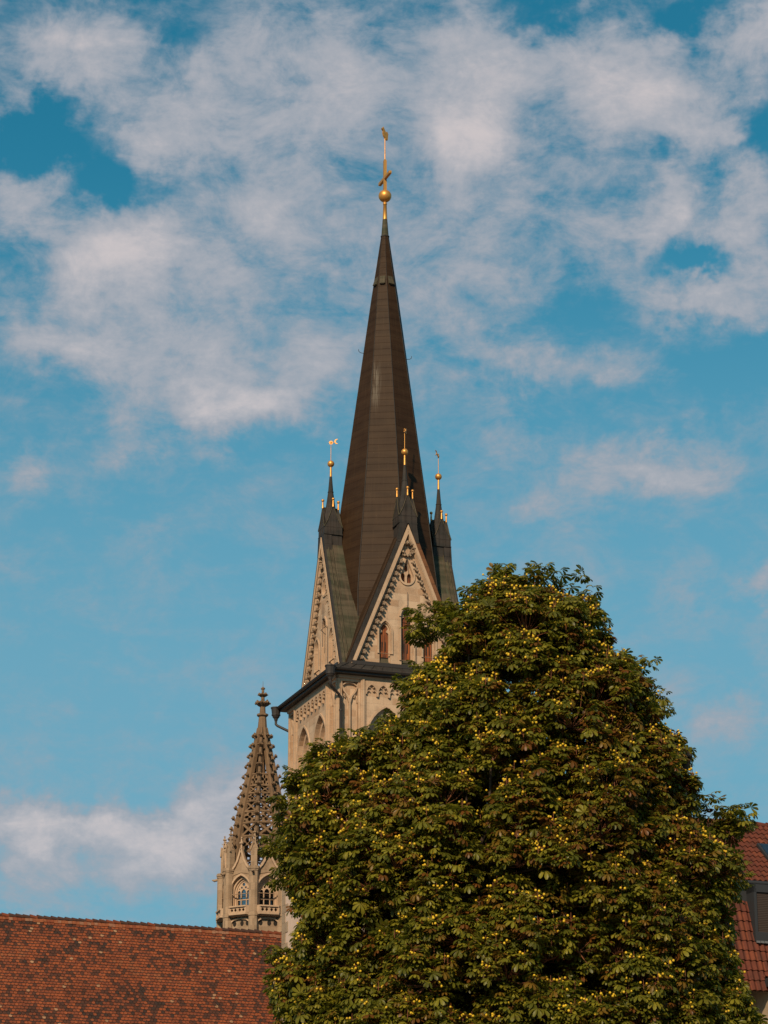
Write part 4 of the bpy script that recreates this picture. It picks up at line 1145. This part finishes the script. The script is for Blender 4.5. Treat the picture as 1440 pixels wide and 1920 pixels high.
# ------------------------------------------------------------------ horse chestnut
TY = 50.0
OUT = [(890,1085),(915,1078),(950,1068),(1000,1075),(1040,1085),(1055,1105),(1100,1108),(1140,1135),(1158,1160),(1155,1205),(1190,1222),(1215,1245),(1225,1275),(1250,1300),(1245,1325),(1265,1370),(1300,1385),(1322,1412),(1312,1450),(1332,1500),(1322,1530),(1345,1560),(1378,1565),(1400,1600),(1398,1640),(1405,1690),(1388,1715),(1380,1750),(1388,1790),(1398,1830),(1412,1850),(1430,1890),(1448,1960),(1440,2080),(1380,2200),(1200,2260),(950,2270),(700,2240),(560,2160),(510,2040),(520,1930),(500,1880),(488,1825),(515,1790),(540,1775),(548,1735),(538,1690),(530,1650),(512,1620),(510,1555),(540,1505),(545,1470),(562,1440),(592,1424),(590,1398),(640,1378),(692,1362),(730,1342),(750,1300),(772,1262),(800,1235),(825,1215),(795,1195),(785,1165),(810,1145),(850,1135),(870,1115),(890,1100)]


def pix_to_plane(px, py, Y):
    d = ray(px, py); k = Y / d.y; return (d.x * k, EYE + d.z * k)


def chestnut():
    R = np.random.default_rng(11); rr = random.Random(5)
    poly = np.array([pix_to_plane(px, py, TY) for px, py in OUT])
    x0, z0 = poly.min(0); x1, z1 = poly.max(0)
    A, B = poly, np.roll(poly, -1, 0)

    def inside_dist(p):
        ins = False
        for (ax, az), (bx, bz) in zip(A, B):
            if (az > p[1]) != (bz > p[1]) and p[0] < (bx - ax) * (p[1] - az) / (bz - az) + ax: ins = not ins
        ab = B - A; t = np.clip(((p - A) * ab).sum(1) / (ab * ab).sum(1), 0, 1); d = np.sqrt((((A + ab * t[:, None]) - p) ** 2).sum(1)).min()
        return ins, d
    clumps = []
    RH = 4.3
    tries = 0
    while len(clumps) < 760 and tries < 36000:
        tries += 1
        p = np.array([R.uniform(x0, x1), R.uniform(z0, z1)]); ins, d = inside_dist(p)
        if not ins: continue
        rad_ = R.uniform(.34, .70)
        if d < .36: continue
        rad_ = min(rad_, max(.22, d - .20))
        dd = min(d, RH); hd = math.sqrt(max(0.0, dd * (2 * RH - dd)))
        u = R.random()
        if u < .62: yy = -hd * R.uniform(.82, 1.0)
        elif u < .80: yy = hd * R.uniform(.7, 1.0)
        else: yy = R.uniform(-.8, .7) * hd
        px_, py_ = 720 + (p[0] / (TY * math.cos(PITCH) + (p[1] - EYE) * math.sin(PITCH))) * FPX, 960 - FPX * ((p[1] - EYE) * math.cos(PITCH) - TY * math.sin(PITCH)) / (TY * math.cos(PITCH) + (p[1] - EYE) * math.sin(PITCH))
        for vx, vy, va, vb in ((905,1600,55,120),(1050,1715,70,45),(880,1870,60,50),(905,1270,70,35),(1015,1210,45,35),(1165,1610,70,40),(700,1700,50,40),(760,1560,45,35),(1120,1820,60,45),(1000,1420,50,30),(1230,1480,40,40)):
            if ((px_ - vx) / va) ** 2 + ((py_ - vy) / vb) ** 2 < 1 and yy < 0: yy *= .62
        kp = (TY + yy) / TY; c = np.array([p[0] * kp, TY + yy, EYE + (p[1] - EYE) * kp])
        ok = True
        for q, r2 in clumps:
            e = (c - q) / np.array([1, 1, .85])
            if (e * e).sum() < (0.56 * (rad_ + r2)) ** 2: ok = False; break
        if ok: clumps.append((c, rad_))
    cen = np.array([(x0 + x1) / 2, TY, 9.5])
    tw_pos, tw_dir, tw_src, tw_rust = [], [], [], []
    for ci, (c, r) in enumerate(clumps):
        outw = c - cen; outw[2] *= .6; outw /= np.linalg.norm(outw) + 1e-6
        back = c[1] > TY + 1.2
        n = int((9 if back else 27) * (r / .65) ** 1.6) + 4
        rust = R.random() < .4
        g_ = lambda gx, gz, s: math.exp(-((c[0] - gx) ** 2 + (c[2] - gz) ** 2) / s)
        pr = .02 + (.16 if rust else .02) + .30 * g_(4.0, 13.4, 4.0) + .22 * g_(4.6, 10.6, 5.0) + .18 * g_(-1.0, 12.6, 1.8) + .12 * g_(1.5, 9.5, 3.0)
        for _ in range(n):
            v = R.normal(size=3); v /= np.linalg.norm(v)
            if v[2] < -.55: v[2] *= -.7
            if v.dot(outw) < -.35: v = v - 1.4 * v.dot(outw) * outw
            v /= np.linalg.norm(v)
            q = c + v * np.array([r, r, r * .95]) * R.uniform(.62, 1.08)
            tw_pos.append(q); dvec = v * .7 + outw * .55 + np.array([0, 0, .45]); tw_dir.append(dvec / np.linalg.norm(dvec)); tw_src.append(ci); tw_rust.append(pr)
    # loose twigs that close the hollows between the boughs
    nfill = 0
    while nfill < 1700:
        p = np.array([R.uniform(x0, x1), R.uniform(z0, z1)]); ins, d = inside_dist(p)
        if not ins or d < .55: continue
        dd = min(d, RH); hd = math.sqrt(max(0.0, dd * (2 * RH - dd))); yy = -hd * R.uniform(.55, .92) + R.normal() * .2
        kp = (TY + yy) / TY; q = np.array([p[0] * kp, TY + yy, EYE + (p[1] - EYE) * kp]); dvec = np.array([R.normal() * .5, -.5 + R.normal() * .4, .5])
        tw_pos.append(q); tw_dir.append(dvec / np.linalg.norm(dvec)); tw_src.append(-2); tw_rust.append(.07 + .16 * (p[0] > 1.5)); nfill += 1
    # a few stray sprays on the outline, as at the top right of the lower crown
    for px, py, n in ((602, 1430, 13), (640, 1412, 13), (688, 1396, 12), (730, 1370, 9), (560, 1462, 12), (541, 1522, 12), (526, 1590, 11), (536, 1650, 9), (768, 1296, 8), (790, 1266, 7), (1372, 1540, 16), (1352, 1556, 10), (900, 1100, 6), (800, 1190, 10), (812, 1160, 8), (594, 1452, 7), (606, 1420, 7), (782, 1280, 8), (528, 1800, 8), (524, 1848, 8), (950, 1084, 8), (1005, 1090, 7), (1095, 1118, 6), (1378, 1650, 8), (1226, 1318, 8), (1190, 1255, 8), (840, 1150, 8), (1318, 1505, 6)):
        x, z = pix_to_plane(px, py, TY - .3)
        for _ in range(n):
            q = np.array([x, TY - .3, z]) + R.normal(size=3) * np.array([.17, .3, .10]); dvec = np.array([R.normal() * .4, R.normal() * .4, .8])
            tw_pos.append(q); tw_dir.append(dvec / np.linalg.norm(dvec)); tw_src.append(-1); tw_rust.append(.1)
    tw_pos, tw_dir, tw_rust = np.array(tw_pos), np.array(tw_dir), np.array(tw_rust)
    nt_ = len(tw_pos)
    # leaf templates
    def template(droop, nl, seed):
        q = np.random.default_rng(seed); vs, fs = [], []
        for i in range(nl):
            a = (i - (nl - 1) / 2) * rad(250 / nl); mid = 1 - abs(i - (nl - 1) / 2) / nl
            Ln = (.115 + .080 * mid) * q.uniform(.88, 1.1); wd = Ln * .20
            d = np.array([math.cos(a), math.sin(a), 0]); sd_ = np.array([-math.sin(a), math.cos(a), 0]); dr = droop * q.uniform(.7, 1.35)
            o = len(vs); up = np.array([0, 0, 1.0])
            def pt(tt, ww): return d * Ln * (tt - .14 * dr * tt ** 3) + sd_ * wd * ww - up * Ln * dr * .74 * tt * tt + up * abs(ww) * wd * .28
            vs += [pt(.03, 0), pt(.5, .72), pt(.8, 1.0), pt(.97, .42), pt(.97, -.42), pt(.8, -1.0), pt(.5, -.72), pt(.62, 0)]
            fs += [(o, o + 7, o + 1), (o + 7, o + 2, o + 1), (o + 7, o + 3, o + 2), (o + 7, o + 4, o + 3), (o + 7, o + 5, o + 4), (o + 7, o + 6, o + 5), (o, o + 6, o + 7)]
        return np.array(vs), np.array(fs)
    temps = [template(dr, 6, 40 + i) for i, dr in enumerate((.35, .55, .75, .95, .65, .5))]
    Vs, Fs, Ms, off = [], [], [], 0
    lp, lx, lt, lm = [], [], [], []
    for i in range(nt_):
        ax = tw_dir[i]; nl = 8 if tw_pos[i][1] < TY + 1 else 5
        u = np.cross(ax, [0.3, .2, 1]); u /= np.linalg.norm(u); v = np.cross(ax, u); ph = R.random() * 6.28
        for j in range(nl):
            a = ph + j * 2.4; el = R.uniform(.25, .95)
            d = (u * math.cos(a) + v * math.sin(a)) * math.sin(el + .5) + ax * math.cos(el + .5); d /= np.linalg.norm(d)
            lp.append(tw_pos[i] + d * R.uniform(.07, .19) - ax * .05 * j / nl); lx.append(d); lt.append(int(R.integers(6)))
            k = R.random()
            lm.append((3 if R.random() < .6 else 4) if k < tw_rust[i] else int(R.choice([0, 0, 0, 1, 1, 2, 2])))
    lp, lx, lt, lm = np.array(lp), np.array(lx), np.array(lt), np.array(lm)
    for t in range(6):
        sel = np.where(lt == t)[0]; tv, tf = temps[t]; n = len(sel)
        X = lx[sel].copy(); X[:, 2] = X[:, 2] * .55 - .10; X /= np.linalg.norm(X, axis=1)[:, None]
        up = np.tile(np.array([0, 0, 1.0]), (n, 1)) + R.normal(size=(n, 3)) * .28
        Y = np.cross(up, X); Y /= np.linalg.norm(Y, axis=1)[:, None]; Z = np.cross(X, Y)
        sc = R.choice([.45, .58, .68, .78, .95], n) * R.uniform(.9, 1.1, n); sc = sc[:, None, None]
        P = lp[sel][:, None, :] + sc * (tv[None, :, 0:1] * X[:, None, :] + tv[None, :, 1:2] * Y[:, None, :] + tv[None, :, 2:3] * Z[:, None, :])
        F_ = tf[None] + (np.arange(n) * len(tv))[:, None, None] + off
        Vs.append(P.reshape(-1, 3)); Fs.append(F_.reshape(-1, 3)); Ms.append(np.repeat(lm[sel], len(tf))); off += n * len(tv)
    Vs, Fs, Ms = np.concatenate(Vs), np.concatenate(Fs), np.concatenate(Ms)
    bx, by = 3.0, TY
    tree = thing('chestnut_tree', 'large horse chestnut tree full of yellow fruits in front of the church tower', 'tree', (bx, by, 0), 0)
    me = bpy.data.meshes.new('crown'); nv, nf = len(Vs), len(Fs)
    me.vertices.add(nv); me.vertices.foreach_set('co', (Vs - np.array([bx, by, 0])).astype(np.float32).ravel())
    me.loops.add(nf * 3); me.loops.foreach_set('vertex_index', Fs.astype(np.int32).ravel())
    me.polygons.add(nf); me.polygons.foreach_set('loop_start', np.arange(0, nf * 3, 3, dtype=np.int32))
    me.polygons.foreach_set('material_index', Ms.astype(np.int32))
    for m in LEAVES: me.materials.append(m)
    me.update(calc_edges=True)
    o = bpy.data.objects.new('crown', me); C.objects.link(o); o.parent = tree
    print('leaves', len(lp), 'tris', nf, 'clumps', len(clumps), 'twigs', nt_)
    # wood
    loc = lambda p: Vector((p[0] - bx, p[1] - by, p[2]))
    t = MB(); fork = Vector((0.1, 0, 6.2))
    t.tube([(0, 0, -.1), (.02, 0, .5), (.05, .02, 2.5), (.08, 0, 4.6), fork, (.2, .1, 9.0), (.1, .0, 12.0), (-.2, .1, 14.8)], [.75, .55, .46, .42, .38, .27, .17, .07], 12)
    t.build('trunk', [BARK], tree)
    ends = [(-3.4, -.4, 11.6), (-3.6, -1.2, 9.6), (-3.2, 1.2, 12.8), (-1.5, -1.6, 13.6), (1.6, 1.0, 14.8), (.6, -1.8, 15.2), (2.9, -.8, 13.2), (3.2, .6, 11.6), (2.9, -1.4, 9.8), (1.8, -2.8, 11.0), (-1.4, -3.0, 10.6), (-1.0, 2.2, 13.0), (2.4, 2.4, 11.8)]
    limb_pts = []
    for e in ends:
        e = Vector(e); s = Vector((.1, 0, rr.uniform(5.0, 8.4))); m1 = s.lerp(e, .35) + Vector((rr.uniform(-.3, .3), rr.uniform(-.3, .3), .5)); m2 = s.lerp(e, .7) + Vector((rr.uniform(-.35, .35), rr.uniform(-.3, .3), .45))
        pts = []
        for q in np.linspace(0, 1, 9):
            a, b_, c_, d_ = s, m1, m2, e
            pts.append(a * (1 - q) ** 3 + b_ * 3 * q * (1 - q) ** 2 + c_ * 3 * q * q * (1 - q) + d_ * q ** 3)
        l = MB(); l.tube(pts, list(np.linspace(.2, .045, 9)), 8); l.build('limb', [BARK], tree); limb_pts += pts[3:]
    br = MB()
    for c, r in clumps:
        c = loc(c); q = min(limb_pts, key=lambda p: (p - c).length + (1.2 if p.z > c.z + .3 else 0))
        m = q.lerp(c, .5) + Vector((rr.uniform(-.15, .15), rr.uniform(-.15, .15), rr.uniform(-.3, .1)))
        br.tube([q, m, c + Vector((0, 0, -.1))], [.045, .032, .02], 5, caps=False)
    br.build('branches', [BARK], tree)
    tb = MB()
    for i in range(nt_):
        if tw_src[i] < 0: continue
        c = loc(clumps[tw_src[i]][0]) + Vector((0, 0, -.12)); p = loc(tw_pos[i]); m = c.lerp(p, .55) + Vector((rr.uniform(-.05, .05), rr.uniform(-.05, .05), -.06))
        tb.tube([c, m, p + Vector(tw_dir[i]) * .03], [.012, .009, .006], 3, caps=False)
    tb.build('twigs', [TWIG], tree, recalc=False)
    # fruit clusters on the ends of the outer twigs
    variants = []
    for v in range(5):
        f = MB(); n = (2, 3, 4, 3, 5)[v]
        for j in range(n):
            p = Vector((rr.uniform(-.10, .10), rr.uniform(-.10, .10), .05 + rr.uniform(-.035, .04)))
            f.ball(p, rr.uniform(.020, .028), 0, 8, 6); f.tube([(0, 0, max(0, p.z - .05)), p], .005, 3, 1, caps=False)
        f.tube([(0, 0, -.05), (0, 0, .12)], [.007, .005], 4, 1)
        variants.append(f)
    spots = [i for i in range(nt_) if tw_src[i] != -1 and tw_dir[i][2] > -.15 and R.random() < (.42 if tw_pos[i][1] < TY else .2)]
    spots.sort(key=lambda i: tw_pos[i][1])
    protos = [None] * 5
    rest = MB()
    for n, i in enumerate(spots):
        v = rr.randrange(5); p = loc(tw_pos[i]) + Vector(tw_dir[i]) * .06 + Vector((0, 0, .05)); rz = rr.uniform(0, 6.28); ca, sa = math.cos(rz), math.sin(rz)
        if n < 100:
            if protos[v] is None:
                protos[v] = variants[v].build('fruit_cluster', [FRUIT, TWIG], tree, recalc=False); c = protos[v]
            else:
                c = protos[v].copy(); C.objects.link(c); c.parent = tree
            c.location = p; c.rotation_euler = (0, 0, rz)
        else:
            f = variants[v]; o_ = len(rest.v)
            rest.v.extend((p.x + x * ca - y * sa, p.y + x * sa + y * ca, p.z + z) for x, y, z in f.v)
            rest.f.extend([o_ + k for k in q] for q in f.f); rest.m.extend(f.m); rest.sm.extend(f.sm)
    ob = rest.build('fruit_clusters', [FRUIT, TWIG], tree, recalc=False); ob['kind'] = 'stuff'
    print('fruit clusters', len(spots))


chestnut()
